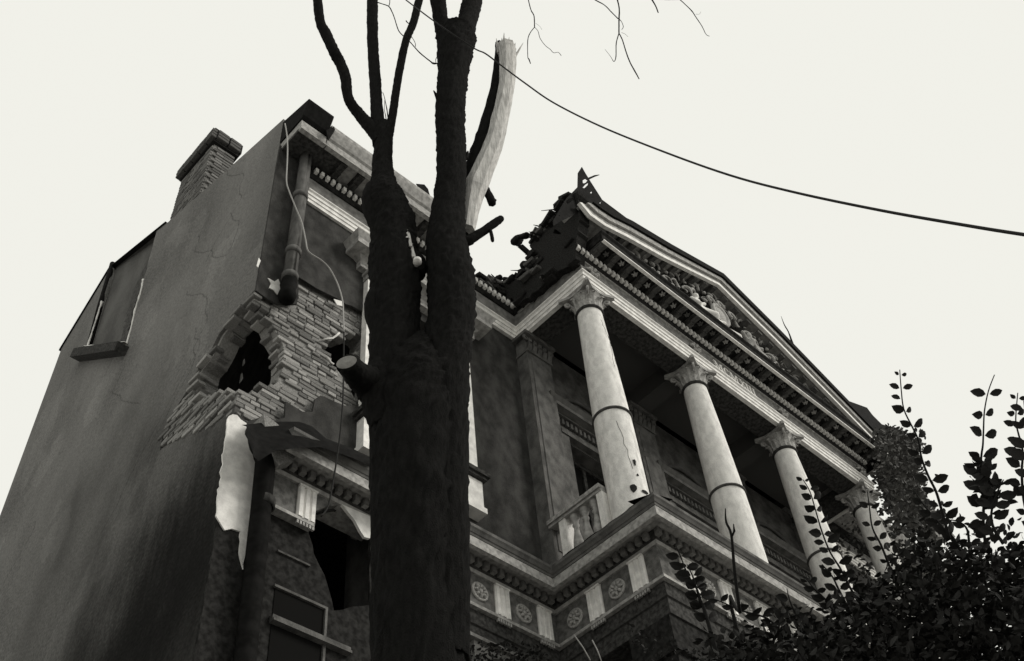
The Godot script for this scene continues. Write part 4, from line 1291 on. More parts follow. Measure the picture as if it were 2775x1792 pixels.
# ---------------------------------------------------------------- ground floor below
func ground_floor():
	var s := begin()
	moulding(s, [Vector2(-0.5, 6.55), Vector2(-0.04, 6.55), Vector2(-0.04, 6.74), Vector2(-0.02, 6.75), Vector2(-0.02, 6.925), Vector2(-0.5, 6.925)], [Vector2(5.5, LW), Vector2(LX, LW), Vector2(LX, LZ), Vector2(15.35, LZ), Vector2(15.35, LW)])
	part("lower_architrave", s, M.dusky, villa)
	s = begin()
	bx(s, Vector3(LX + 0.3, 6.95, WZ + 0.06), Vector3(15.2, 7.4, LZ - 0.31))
	part("porch_ceiling", s, M.dusky, villa)
	s = begin()
	bx(s, Vector3(LX + 0.3, 7.55, WZ + 0.06), Vector3(15.2, 7.74, LZ - 0.05))
	part("balcony_floor", s, M.stone, villa)
	for x in [8.15, 10.4, 12.65, 14.9]:
		s = begin()
		bx(s, Vector3(x - 0.3, GROUND, LZ - 0.62), Vector3(x + 0.3, 6.1, LZ - 0.06))
		bx(s, Vector3(x - 0.34, 6.1, LZ - 0.66), Vector3(x + 0.34, 6.2, LZ - 0.02)); bx(s, Vector3(x - 0.3, 6.2, LZ - 0.62), Vector3(x + 0.3, 6.545, LZ - 0.06))
		part("porch_pier", s, M.black, villa)  # black colour stands in for the shadow under the porch
	s = begin()
	bx(s, Vector3(7.92, GROUND, WZ - 0.42), Vector3(15.4, 7.68, WZ + 0.02))
	part("porch_wall", s, M.stucco, villa)
	# pilaster capital below the wing frieze
	s = begin()
	bx(s, Vector3(6.5, 6.1, WZ + 0.06), Vector3(7.0, 6.5, WZ + 0.16)); bx(s, Vector3(6.42, 6.5, WZ + 0.06), Vector3(7.08, 6.54, WZ + 0.2))
	lathe(s, Vector3(6.75, 6.3, WZ + 0.17), [Vector2(0.0, 0.02), Vector2(0.1, 0.0)], 14)
	part("pilaster_capital", s, M.frieze, villa)
	# ground floor window of the wing: casing, ledge and glass
	var w := Node3D.new(); w.name = "ground_floor_window"; villa.add_child(w, true); w.position = Vector3(4.4, 4.0, WZ + 0.06) - VP
	s = begin()
	bx(s, Vector3(-0.22, 2.135, 0.0), Vector3(0.36, 2.16, 0.03)); bx(s, Vector3(0.335, -1.2, 0.0), Vector3(0.36, 2.135, 0.03))
	part("casing", s, M.respond, w)
	s = begin()
	bx(s, Vector3(-0.22, 2.53, 0.0), Vector3(0.14, 2.55, 0.02))
	part("lintel_moulding", s, M.trim, w)
	s = begin()
	bx(s, Vector3(-0.22, 1.76, 0.0), Vector3(0.62, 1.785, 0.07)); bx(s, Vector3(-0.22, 1.785, 0.0), Vector3(0.62, 1.83, 0.05))
	part("ledge", s, M.respond, w)
	s = begin()
	bx(s, Vector3(-0.2, -1.2, 0.001), Vector3(0.33, 1.755, 0.008)); bx(s, Vector3(-0.2, 1.835, 0.001), Vector3(0.33, 2.13, 0.008))
	part("pane", s, M.glass, w)

# ---------------------------------------------------------------- rain pipes
func pipes():
	var s := begin(true)
	tube(s, [Vector3(3.90, 13.10, -6.78), Vector3(3.89, 11.5, -6.78), Vector3(3.885, 10.2, -6.78)], [0.082, 0.082, 0.082], 18)
	var p := part("downpipe", s, M.lead, villa)
	for y in [12.1, 10.86, 10.36]:
		s = begin(true)
		lathe(s, Vector3(3.888, y, -6.78), [Vector2(0.08, -0.05), Vector2(0.1, -0.045), Vector2(0.1, 0.045), Vector2(0.08, 0.05)], 18)
		part("pipe_collar", s, M.lead, p)
	s = begin(true)
	lathe(s, Vector3(3.885, 10.1, -6.78), [Vector2(0.088, 0.2), Vector2(0.1, 0.1), Vector2(0.085, 0.02), Vector2(0.11, -0.08), Vector2(0.09, -0.16), Vector2(0.05, -0.2), Vector2(0.0, -0.18)], 12)
	part("torn_joint", s, M.metal, p)
	s = begin(true)
	tube(s, [Vector3(3.86, 7.75, -6.76), Vector3(3.90, 6.8, -6.78), Vector3(3.93, 5.2, -6.78), Vector3(3.94, GROUND, -6.78)], [0.1, 0.095, 0.092, 0.092], 18)
	p = part("downpipe", s, M.metal, villa)
	for y in [6.9, 5.0]:
		s = begin(true)
		lathe(s, Vector3(3.92, y, -6.78), [Vector2(0.09, -0.05), Vector2(0.108, -0.045), Vector2(0.108, 0.045), Vector2(0.09, 0.05)], 18)
		part("pipe_collar", s, M.dusky, p)

# ---------------------------------------------------------------- chimney
func chimney():
	var s := begin()
	var x0 := 3.69; var x1 := 4.10; var z0 := -10.56; var z1 := -9.58
	bx(s, Vector3(x0 + 0.01, 14.2, z0 + 0.01), Vector3(x1 - 0.01, 17.0, z1 - 0.01))
	var core := part("chimney", s, M.mortar, villa)
	var row := 0
	var y := 14.75
	while y < 16.95:
		var sh := 0.0 if row % 2 else 0.11
		var z := z1 - 0.11 + sh
		while z > z0 - 0.05:
			var len := 0.21
			brick(core, Vector3(x0 + 0.03, y, clampf(z, z0 + 0.1, z1 - 0.11)), Vector3(0.11 + rng.randf_range(0, 0.02), 0.07, len), M.old_bricks, 0.015)
			z -= 0.225
		var x := x0 + 0.11 - sh * 0.5 + 0.06
		while x < x1:
			brick(core, Vector3(minf(x, x1 - 0.1), y, z1 - 0.03), Vector3(0.2, 0.07, 0.11 + rng.randf_range(0, 0.02)), M.old_bricks, 0.015)
			x += 0.215
		y += 0.086; row += 1
	s = begin()
	bx(s, Vector3(x0 - 0.05, 17.0, z0 - 0.05), Vector3(x1 + 0.05, 17.08, z1 + 0.05))
	bx(s, Vector3(x0 - 0.08, 17.08, z0 - 0.08), Vector3(x1 + 0.08, 17.36, z1 + 0.08))
	part("chimney_cap", s, M.rubble, core)
	y = 17.1
	for r2 in 3:
		for i in 5: brick(core, Vector3(x0 - 0.07, y + r2 * 0.09, z0 + 0.02 + i * 0.235), Vector3(0.1, 0.078, 0.22), M.old_bricks.slice(0, 1), 0.03)
		for i in 2: brick(core, Vector3(x0 + 0.1 + i * 0.24, y + r2 * 0.09, z1 + 0.07), Vector3(0.22, 0.078, 0.1), M.old_bricks.slice(0, 1), 0.03)

# ---------------------------------------------------------------- the torn roof beside the portico
# cut holes into an outline; each opens to the rim through a hairline crack
func with_holes(outline: PackedVector2Array, holes: Array) -> PackedVector2Array:
	var poly := outline
	for hp in holes:
		var best := 0; var bi := 0; var bd := 1e9
		for i in poly.size():
			for j in hp.size():
				var d: float = poly[i].distance_to(hp[j])
				if d < bd:
					bd = d; best = i; bi = j
		var merged := PackedVector2Array()
		var cw := Geometry2D.is_polygon_clockwise(poly) == Geometry2D.is_polygon_clockwise(hp)
		for i in poly.size():
			merged.append(poly[i])
			if i == best:
				var off: Vector2 = (hp[bi] - poly[i]).orthogonal().normalized() * 0.002
				for j in hp.size():
					merged.append(hp[posmod(bi - j if cw else bi + j, hp.size())])
				merged.append(hp[bi] + off)
				merged.append(poly[i] + off)
		if Geometry2D.triangulate_polygon(merged).is_empty():
			var flip := PackedVector2Array()
			for i in poly.size():
				flip.append(poly[i])
				if i == best:
					var off2: Vector2 = -(hp[bi] - poly[i]).orthogonal().normalized() * 0.002
					for j in hp.size():
						flip.append(hp[posmod(bi - j if cw else bi + j, hp.size())])
					flip.append(hp[bi] + off2)
					flip.append(poly[i] + off2)
			merged = flip
		if Geometry2D.triangulate_polygon(merged).size() > 0: poly = merged
	return poly

func ruins():
	# core of rubble above the return of the entablature (plane x = 7.75)
	var mass := zy([[1562, 713], [1567, 657], [1577, 575], [1572, 520], [1540, 538], [1525, 556], [1503, 592], [1496, 602], [1480, 606], [1477, 628], [1464, 627], [1454, 640], [1451, 655], [1440, 668], [1454, 690], [1456, 707], [1447, 712], [1432, 722], [1441, 743], [1425, 752], [1400, 764], [1380, 766], [1360, 762], [1330, 755], [1330, 775], [1410, 830], [1464, 790], [1506, 750]], 7.74)
	var bite := zy([[1503, 636], [1508, 624], [1516, 628], [1526, 637], [1520, 639]], 7.74)
	var s := begin()
	prism(s, with_holes(ragged(mass, 0.06, 0.03, 61), [bite]), on_x, 7.70, 7.9)
	var core := part("broken_parapet", s, M.rubble, villa)
	# lumps and bricks that stick out of it
	var spots := [[1403, 650, 0.2], [1423, 640, 0.16], [1440, 690, 0.14], [1470, 636, 0.18], [1436, 728, 0.2], [1415, 745, 0.16], [1450, 720, 0.14], [1463, 720, 0.1], [1390, 760, 0.14], [1500, 610, 0.14], [1520, 575, 0.12], [1350, 755, 0.12], [1370, 757, 0.12], [1487, 610, 0.1]]
	for p in spots:
		var c := px(p[0], p[1], 7.74)
		var caps := []
		for k in 4:
			var d: Vector3 = Vector3(rng.randf_range(-1, 1), rng.randf_range(-0.7, 0.7), rng.randf_range(-1, 1)) * p[2] * 0.5
			caps.append([c + d, c - d * 0.6, p[2] * rng.randf_range(0.22, 0.4), p[2] * rng.randf_range(0.15, 0.35)])
		part("rubble_lump", body(caps, 0.035, 0.02), M.rubble, core)
	for i in 60:
		var q := mass[rng.randi() % mass.size()].lerp(mass[rng.randi() % mass.size()], rng.randf_range(0.0, 0.25))
		if not Geometry2D.is_point_in_polygon(q, mass) and rng.randf() < 0.7: continue
		if q.distance_to(bite[2]) < 0.2 or q.distance_to(bite[3]) < 0.2: continue
		brick(core, Vector3(7.69 + rng.randf_range(-0.05, 0.06), q.y, q.x), Vector3(0.11, 0.066, 0.2), [M.rubble, M.rubble, M.rubble, M.old_bricks[0]], 0.25)
	# crest of broken bricks over the wing, between the tree and the portico
	s = begin()
	var crest := xy([[1230, 690], [1268, 728], [1290, 742], [1310, 752], [1330, 756], [1360, 756], [1395, 762], [1425, 755], [1425, 860], [1300, 770]], EZ - 0.05)
	prism(s, ragged(crest, 0.06, 0.04, 66), on_z, EZ - 0.35, EZ - 0.02)
	core = part("broken_wall_head", s, M.rubble, villa)
	for i in 36:
		var u := rng.randf_range(1255, 1420)
		var v := lerpf(715, 758, clampf((u - 1255) / 90.0, 0, 1)) + rng.randf_range(8, 40)
		var c := pz(u, v, EZ - 0.04)
		brick(core, c, Vector3(0.2, 0.066, 0.11), [M.rubble, M.rubble, M.old_bricks[0]], 0.4)
	# lifted roof sheet, riddled with holes
	var sheet := [[1577, 452], [1586, 468], [1600, 491], [1632, 541], [1660, 562], [1700, 592], [1708, 612], [1690, 612], [1650, 596], [1610, 580], [1580, 566], [1560, 580], [1520, 600], [1500, 612], [1498, 600], [1525, 553], [1535, 538], [1565, 507], [1566, 469]]
	var poly := xy(sheet, PZ + 0.25)
	var holes := [[[1579, 489], [1586, 485], [1592, 489], [1586, 496], [1580, 497]], [[1579, 509], [1586, 501], [1594, 496], [1593, 501], [1584, 510]], [[1534, 547], [1541, 539], [1551, 537], [1554, 541], [1545, 549], [1538, 554]], [[1612, 562], [1620, 553], [1628, 548], [1627, 553], [1618, 563]], [[1600, 521], [1604, 519], [1604, 524], [1600, 524]], [[1566, 540], [1572, 539], [1572, 543], [1566, 543]]]
	var hl := []
	for h in holes: hl.append(xy(h, PZ + 0.25))
	poly = with_holes(poly, hl)
	s = begin()
	prism(s, poly, on_z, PZ + 0.245, PZ + 0.25)
	part("torn_roof_sheet", s, M.metal, villa)
	# burnt rafters that stick out of the breach
	for l in [[1470, 720, 1412, 668, 0.05], [1500, 690, 1448, 640, 0.05], [1530, 640, 1488, 606, 0.045], [1556, 590, 1518, 556, 0.04], [1440, 770, 1392, 742, 0.045]]:
		var a := px(l[0], l[1], 7.9); var b := px(l[2], l[3], 7.66)
		s = begin()
		var dz := (b - a).normalized(); var sx := dz.cross(Vector3.UP).normalized(); var sy := sx.cross(dz)
		var pr := []
		for e in 2:
			for c in [[-1, -1], [1, -1], [1, 1], [-1, 1]]:
				pr.append((a if e == 0 else b + dz * rng.randf_range(-0.03, 0.05)) + (sx * c[0] + sy * c[1] * 1.5) * l[4] * 0.5)
		for c in 4: quad(s, pr[c], pr[(c + 1) % 4], pr[4 + (c + 1) % 4], pr[4 + c])
		quad(s, pr[0], pr[3], pr[2], pr[1]); quad(s, pr[4], pr[5], pr[6], pr[7])
		part("burnt_rafter", s, M.bark, villa)
	# battens and slate ends that stand out along the torn edge
	for i in 26:
		var e := mass[4 + rng.randi() % 20]
		var a := Vector3(7.76 + rng.randf_range(-0.05, 0.1), e.y - 0.12, e.x - 0.02)
		var d := Vector3(rng.randf_range(-0.5, 0.5), rng.randf_range(0.1, 0.9), rng.randf_range(-0.9, 0.1)).normalized()
		if e.distance_to(bite[2]) < 0.25: continue
		s = begin()
		tube(s, [a, a + d * rng.randf_range(0.15, 0.26), a + d * rng.randf_range(0.28, 0.42) + Vector3(0, -0.02, 0)], [0.016, 0.013, 0.005], 4, 0.2, i)
		part("splintered_lath", s, M.bark, villa)
	# splintered laths
	s = begin()
	for l in [[1592, 486, 1612, 477, 1624, 474], [1484, 600, 1486, 596, 1487, 588], [1500, 598, 1510, 590, 1518, 583], [1526, 560, 1526, 550, 1525, 541], [1503, 590, 1505, 582, 1501, 573]]:
		tube(s, [pz(l[0], l[1], PZ + 0.2), pz(l[2], l[3], PZ + 0.22), pz(l[4], l[5], PZ + 0.26)], [0.02, 0.016, 0.006], 5)
	part("splintered_laths", s, M.bark, villa)
	# sheet remnants along the roof of the wing and at the far corner
	s = begin()
	prism(s, xy([[1128, 498], [1150, 500], [1160, 512], [1168, 540], [1150, 530]], EZ + 0.4), on_z, EZ + 0.39, EZ + 0.4)
	part("torn_roof_sheet", s, M.metal, villa)
	s = begin()
	prism(s, xy([[884, 352], [902, 345], [905, 342], [908, 352], [902, 362], [896, 372], [890, 380]], EZ + 0.52), on_z, EZ + 0.5, EZ + 0.52)
	part("torn_roof_sheet", s, M.metal, villa)
	s = begin()
	prism(s, xy([[2295, 1085], [2350, 1105], [2365, 1125], [2390, 1150], [2440, 1165], [2475, 1200], [2490, 1250], [2490, 1330], [2430, 1330], [2400, 1240], [2370, 1190], [2330, 1150]], -6.2), on_z, -6.5, -6.2)
	part("far_gutter", s, M.metal, villa)
	s = begin()
	prism(s, xy([[2490, 1320], [2520, 1360], [2560, 1420], [2590, 1455], [2540, 1455], [2500, 1400]], -6.6), on_z, -6.9, -6.6)
	part("far_cornice", s, M.frieze, villa)

# ---------------------------------------------------------------- the tree
func limb(o: Node3D, called: String, rows: Array, dist: float, mat: Material, seg := 14, tail := [], drift := 0.0, bumps := 0.05) -> MeshInstance3D:
	var pts := []; var rad := []
	var i := 0
	for r in rows:
		var d: float = dist + (r[3] if r.size() > 3 else 0.0) + drift * i
		var p := pt(r[0], r[1], d)
		pts.append(p)
		rad.append(r[2] / F * (p.dot(-BACK)))
		i += 1
	for t in tail:
		pts.append(t[0]); rad.append(t[1])
	var thick: bool = seg >= 14
	var faceted: bool = called == "torn_wood"
	var f := fine(pts, rad, 16 if thick else 5)
	var s := begin(not faceted)
	tube(s, f[0], f[1], seg * 3 if thick else seg, 0.012 if thick else bumps, int(rows[0][0]), 0.10 if thick else 0.0)
	var m := part(called, s, mat, o)
	m.position = -o.position
	return m

func tree():
	var D := 4.6
	var foot := pt(1137, 1792, D); foot.y = GROUND
	var o := thing("broken_tree", "tall dark double trunked tree with snapped bough standing before the house", "tree", foot)
	# stems
	var b := foot
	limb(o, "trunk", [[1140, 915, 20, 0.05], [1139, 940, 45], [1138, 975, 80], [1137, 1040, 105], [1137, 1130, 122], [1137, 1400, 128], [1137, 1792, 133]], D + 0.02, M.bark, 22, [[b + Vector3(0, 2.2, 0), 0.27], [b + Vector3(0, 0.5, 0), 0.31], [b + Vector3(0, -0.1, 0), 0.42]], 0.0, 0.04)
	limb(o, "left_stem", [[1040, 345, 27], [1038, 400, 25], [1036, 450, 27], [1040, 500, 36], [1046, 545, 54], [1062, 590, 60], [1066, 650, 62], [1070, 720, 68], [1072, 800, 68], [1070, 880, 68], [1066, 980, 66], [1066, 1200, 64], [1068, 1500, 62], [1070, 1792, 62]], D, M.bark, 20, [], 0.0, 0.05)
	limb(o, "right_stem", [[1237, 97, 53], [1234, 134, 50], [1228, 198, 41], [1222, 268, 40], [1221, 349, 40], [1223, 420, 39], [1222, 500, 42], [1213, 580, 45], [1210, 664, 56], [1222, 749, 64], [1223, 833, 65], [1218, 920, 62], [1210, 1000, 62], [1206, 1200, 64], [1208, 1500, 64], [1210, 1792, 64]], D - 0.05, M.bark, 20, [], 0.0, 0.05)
	limb(o, "left_limb", [[848, -90, 12, -0.3], [860, 0, 12.5, -0.25], [868, 60, 13, -0.2], [883, 91, 15, -0.18], [905, 140, 15, -0.15], [922, 172, 15, -0.1], [936, 210, 15, -0.08], [945, 268, 14, -0.05], [975, 312, 16], [1005, 345, 19], [1035, 380, 22]], D, M.bark, 14)
	limb(o, "middle_limb", [[1009, -80, 14, 0.2], [1009, 0, 15, 0.16], [1009, 70, 15, 0.12], [1011, 134, 15, 0.1], [1018, 240, 16, 0.05], [1023, 320, 18], [1032, 390, 23]], D, M.bark, 14)
	limb(o, "inner_limb", [[1160, -80, 10, 0.4], [1136, 0, 10.5, 0.3], [1119, 64, 10.5, 0.25], [1100, 110, 10.5, 0.2], [1081, 198, 11, 0.15], [1070, 268, 11, 0.1], [1062, 320, 12, 0.05], [1050, 370, 15]], D, M.bark, 14)
	limb(o, "forked_limb", [[1180, -80, 20, -0.2], [1187, 0, 21, -0.1], [1194, 50, 20, -0.05], [1208, 95, 26], [1225, 140, 30]], D - 0.05, M.bark, 14)
	limb(o, "forked_limb", [[1560, -420, 12, 0.5], [1400, -330, 18, 0.4], [1310, -160, 24, 0.2], [1280, 0, 27, 0.1], [1268, 50, 27, 0.05], [1255, 95, 30], [1242, 140, 34]], D - 0.05, M.bark, 14)
	# swollen scars and burls
	limb(o, "burl", [[1008, 505, 18], [1006, 540, 27], [1012, 575, 28], [1030, 620, 26], [1045, 660, 20]], D - 0.03, M.bark, 12)
	limb(o, "burl", [[1024, 770, 14], [1016, 815, 28], [1014, 845, 28], [1022, 880, 26], [1035, 920, 18]], D - 0.04, M.bark, 12)
	limb(o, "burl", [[1100, 690, 28], [1114, 708, 36], [1124, 728, 34], [1130, 748, 22]], D - 0.02, M.bark, 12)
	var st := begin()
	# sawn stub with its pale cut face, on the left of the trunk
	var cutp := pt(941, 983, D - 0.34)
	var sq := fine([pt(1060, 1090, D), pt(1010, 1050, D - 0.06), pt(972, 1018, D - 0.2), cutp], [0.13, 0.115, 0.085, 0.058], 10)
	st = begin(true)
	tube(st, sq[0], sq[1], 36, 0.02, 3, 0.12)
	var bough := part("sawn_stub", st, M.bark, o); bough.position = -foot
	st = begin()
	var ax: Vector3 = (cutp - sq[0][sq[0].size() - 4]).normalized()
	ax = (ax + Vector3.UP * -0.35 + BACK * 0.25).normalized()
	var sx := ax.cross(Vector3.UP).normalized(); var sy := sx.cross(ax)
	for kk in 18:
		var a0 := TAU * kk / 18; var a1 := TAU * (kk + 1) / 18
		tri(st, cutp + ax * 0.022, cutp + ax * 0.014 + (sx * cos(a0) * 1.3 + sy * sin(a0) * 0.72) * 0.05, cutp + ax * 0.014 + (sx * cos(a1) * 1.3 + sy * sin(a1) * 0.72) * 0.05)
	part("cut_face", st, M.stone, bough)
	limb(o, "burl", [[1040, 985, 30], [1030, 1030, 50], [1032, 1090, 52], [1045, 1160, 40]], D - 0.05, M.bark, 14)
	# snapped bough: bark at the back, torn white wood in front
	var wood := limb(o, "torn_wood", [[1371, 128, 27], [1375, 161, 25], [1371, 241, 22], [1352, 330, 24], [1335, 400, 27], [1291, 504, 33], [1279, 548, 26], [1267, 624, 20]], D + 0.06, M.wood, 7, [], 0.0, 0.05)
	limb(o, "torn_bark", [[1352, 118, 10], [1351, 161, 12], [1344, 241, 17], [1322, 330, 20], [1300, 400, 23], [1276, 470, 22], [1264, 540, 20], [1254, 640, 20], [1240, 720, 26]], D + 0.12, M.bark, 10, [], 0.0, 0.08)
	st = begin()
	for sp in [[1350, 130, 1345, 104, 6], [1364, 130, 1366, 89, 7], [1374, 130, 1380, 101, 7], [1386, 132, 1397, 116, 8], [1396, 140, 1418, 116, 5], [1357, 128, 1360, 103, 5], [1392, 132, 1390, 116, 9], [1384, 132, 1383, 112, 9], [1368, 130, 1371, 104, 10], [1377, 132, 1376, 112, 10]]:
		var a := pt(sp[0], sp[1] + 14, D + 0.06); var c := pt(sp[2], sp[3], D + 0.06)
		tube(st, [a, a.lerp(c, 0.6), c], [sp[4] * 0.0026, sp[4] * 0.0018, 0.002], 5)
	var spl := part("splinter", st, M.wood, wood)
	st = begin(true)
	var fs := fine([pt(1371, 118, D + 0.0), pt(1367, 170, D + 0.0), pt(1364, 240, D + 0.01)], [0.012, 0.010, 0.003], 4)
	tube(st, fs[0], fs[1], 6, 0.2)
	part("bark_strip", st, M.bark, wood)
	# splinters in the crotch where another stem tore away
	st = begin()
	for sp in [[1058, 668, 1056, 640, 5], [1068, 668, 1066, 628, 6], [1078, 668, 1078, 632, 5], [1050, 664, 1048, 648, 4], [1103, 650, 1100, 612, 8], [1112, 672, 1106, 622, 7], [1120, 700, 1112, 640, 6], [1128, 720, 1118, 668, 5], [1090, 652, 1088, 644, 3], [1166, 670, 1166, 636, 3]]:
		var a := pt(sp[0], sp[1], D - 0.13); var c := pt(sp[2], sp[3], D - 0.11)
		tube(st, [a, a.lerp(c, 0.6), c], [sp[4] * 0.0028, sp[4] * 0.002, 0.003], 6)
	var cr := part("crotch_splinters", st, M.wood, o); cr.position = -foot
	st = begin(true)
	tube(st, [pt(1131, 712, D - 0.2), pt(1131, 704, D - 0.2)], [0.03, 0.028], 14)
	var ct := part("cut_face", st, M.pale, o); ct.position = -foot
	# stubs
	limb(o, "branch_stub", [[1240, 660, 15], [1266, 654, 15], [1291, 639, 13], [1325, 616, 12], [1352, 597, 11], [1360, 591, 8]], D - 0.05, M.bark, 10, [], 0.0, 0.08)
	limb(o, "branch_stub", [[1326, 614, 5], [1331, 632, 5], [1334, 648, 5.5], [1335, 654, 4]], D - 0.05, M.bark, 7)
	limb(o, "branch_stub", [[1295, 488, 8], [1316, 512, 10], [1332, 545, 13], [1340, 552, 7]], D + 0.1, M.bark, 8, [], 0.0, 0.2)
	limb(o, "branch_stub", [[1186, 268, 6], [1180, 255, 4], [1175, 246, 1.5]], D - 0.05, M.bark, 6)
	limb(o, "branch_stub", [[1262, 430, 6], [1266, 420, 5], [1268, 410, 2]], D - 0.05, M.bark, 6)
	limb(o, "branch_stub", [[1232, 97, 4], [1232, 75, 4], [1226, 65, 3]], D - 0.1, M.bark, 6)
	# twigs
	var k := 1 / 3.669
	var tw := [
		[[485, -60, 6], [485, 0, 6], [510, 100, 6], [540, 160, 6.5], [545, 270, 6]],
		[[545, 270, 5], [500, 330, 5], [478, 400, 5.5], [478, 560, 4.5], [490, 590, 7], [505, 632, 5]],
		[[545, 270, 3.5], [580, 310, 3.5], [600, 380, 3.5], [650, 450, 3.5], [700, 490, 3.5], [735, 525, 3.5], [780, 520, 3], [810, 552, 4]],
		[[1350, -80, 8], [1370, 0, 9], [1388, 90, 8], [1385, 200, 9], [1385, 330, 8]],
		[[1385, 330, 6], [1358, 430, 6], [1355, 560, 6], [1335, 612, 4], [1300, 560, 2.5], [1245, 490, 1.5]],
		[[1385, 330, 7], [1420, 400, 7], [1460, 530, 7.5], [1500, 630, 7], [1550, 720, 8], [1585, 785, 6]],
		[[1090, -50, 7], [1150, 0, 7], [1240, 50, 5.5], [1310, 120, 5.5], [1375, 185, 6]],
		[[1385, 190, 6], [1410, 215, 3.5], [1428, 265, 4], [1412, 295, 3]],
		[[1690, -40, 9], [1715, 0, 9], [1750, 60, 8], [1775, 125, 7]],
		[[1940, -40, 6], [1990, -5, 6], [2050, 50, 5], [2110, 110, 6.5], [2150, 170, 5], [2210, 260, 4.5], [2250, 340, 3.5], [2285, 360, 3.5]],
		[[1780, -12, 9], [1880, -8, 10], [2000, -10, 8]],
		[[2150, 140, 2], [2185, 140, 1.5], [2200, 115, 1.2]], [[1410, 325, 2], [1440, 335, 2], [1475, 365, 1.5]], [[555, 230, 1.5], [600, 265, 1.5], [618, 295, 1.5]],
	]
	for t in tw:
		var rows := []
		for p in t: rows.append([1300 + p[0] * k, p[1] * k, p[2] * k * 0.85])
		limb(o, "twig", rows, D + 0.35, M.bark, 6, [], 0.01, 0.12)
	# twigs above the frame tie back into the right limb
	limb(o, "twig", [[1400, -330, 12, 0.1], [1520, -300, 9], [1660, -200, 7], [1760, -80, 5], [1770, -10, 3]], D + 0.35, M.bark, 8)
	limb(o, "twig", [[1660, -200, 7], [1750, -120, 5], [1830, -15, 3]], D + 0.35, M.bark, 7)
	limb(o, "twig", [[1400, -330, 9, 0.1], [1440, -160, 5], [1432, -15, 2.5]], D + 0.35, M.bark, 7)
	k = 1 / 3.727
	for t in [[[750, 22, 7], [800, 38, 6], [870, 65, 7], [905, 125, 6], [930, 190, 6], [970, 310, 6], [1030, 375, 6], [1090, 430, 6], [1180, 530, 7], [1290, 620, 7.5], [1320, 640, 14], [1365, 640, 8]],
			[[870, 65, 5], [880, 20, 5], [878, -40, 5]], [[1100, 370, 4], [1135, 430, 4], [1140, 470, 4]], [[1345, 630, 4], [1345, 600, 4], [1358, 570, 4]], [[1085, 240, 6], [1060, 230, 6], [1045, 210, 7]],
			[[810, 935, 4], [825, 980, 4], [850, 1100, 7], [860, 1180, 7]], [[830, 1000, 3], [826, 1100, 3], [840, 1180, 6], [850, 1260, 5]], [[660, 1190, 4], [690, 1180, 2], [700, 1165, 1.5]], [[410, 600, 5], [422, 612, 3]]]:
		var rows := []
		for p in t: rows.append([820 + p[0] * k, p[1] * k, p[2] * k * 0.85])
		if rows.size() > 1: limb(o, "twig", rows, D + 0.02, M.bark, 6, [], 0.0, 0.12)

# ---------------------------------------------------------------- cables
func wires():
	var a := [[1180, 60, 9.4], [1280, 128, 9.0], [1315, 145, 8.8], [1355, 175, 8.6], [1425, 227, 8.2], [1501, 279, 7.8], [1629, 343, 7.1], [1803, 413, 6.2], [1978, 475, 5.4], [2152, 521, 4.8], [2385, 570, 4.2], [2618, 611, 3.75], [2775, 636, 3.5], [3000, 668, 3.2], [3300, 700, 2.9]]
	var pts := []; var rad := []
	for p in a:
		pts.append(pd(p[0], p[1], p[2])); rad.append(0.0058)
	# it runs on beyond the tree to the house
	pts.push_front(pd(1100, 0, 10.4)); rad.push_front(0.0058)
	var f := fine(pts, rad, 6)
	var s := begin(true)
	tube(s, f[0], f[1], 8)
	var c := part("overhead_cable", s, M.cable, self)
	c.set_meta("label", "thick black overhead cable sagging across the white sky"); c.set_meta("category", "cable")
	# loose wire hanging down the corner of the house
	var w := [[772, 335], [777, 365], [779, 400], [778, 440], [776, 490], [782, 515], [800, 560], [818, 605], [828, 650], [836, 682], [870, 705], [893, 728], [915, 770], [928, 815], [930, 850], [932, 900], [931, 960], [930, 1040], [928, 1100], [921, 1180], [910, 1260], [898, 1330], [888, 1375], [870, 1400]]
	pts = []; rad = []
	for p in w:
		pts.append(pz(p[0], p[1], WZ + 0.62)); rad.append(0.0085)
	f = fine(pts.slice(0, 16), rad.slice(0, 16), 4)
	var o := thing("hanging_wire", "pale loose wire dangling from the eaves past the bare brickwork", "wire", pts[0])
	s = begin(true); tube(s, f[0], f[1], 7)
	var m := part("pale_length", s, M.wire, o); m.position = -pts[0]
	f = fine(pts.slice(15), rad.slice(15), 4)
	s = begin(true); tube(s, f[0], f[1], 7)
	m = part("dark_length", s, M.cable, o); m.position = -pts[0]

# ---------------------------------------------------------------- shrubs
func leaf_mesh(wide := 0.5) -> ArrayMesh:
	# unit leaf along +y, slightly folded and bent, about 12 faces
	var s := begin()
	var rows := [[0.0, 0.0, 0.0], [0.22, 0.72, 0.03], [0.5, 1.0, 0.045], [0.78, 0.66, 0.02], [1.0, 0.0, -0.06]]
	for i in 4:
		var a: Array = rows[i]; var b: Array = rows[i + 1]
		for sd in [-1, 1]:
			var p0 := Vector3(0, a[0], a[2]); var p1 := Vector3(sd * a[1] * wide * 0.5, a[0], a[2] + absf(a[1]) * 0.06)
			var q0 := Vector3(0, b[0], b[2]); var q1 := Vector3(sd * b[1] * wide * 0.5, b[0], b[2] + absf(b[1]) * 0.06)
			if i == 0: tri(s, p0, q1, q0)
			elif i == 3: tri(s, p0, p1, q0)
			else: quad(s, p0, p1, q1, q0)
	return done(s)

var leaf: ArrayMesh

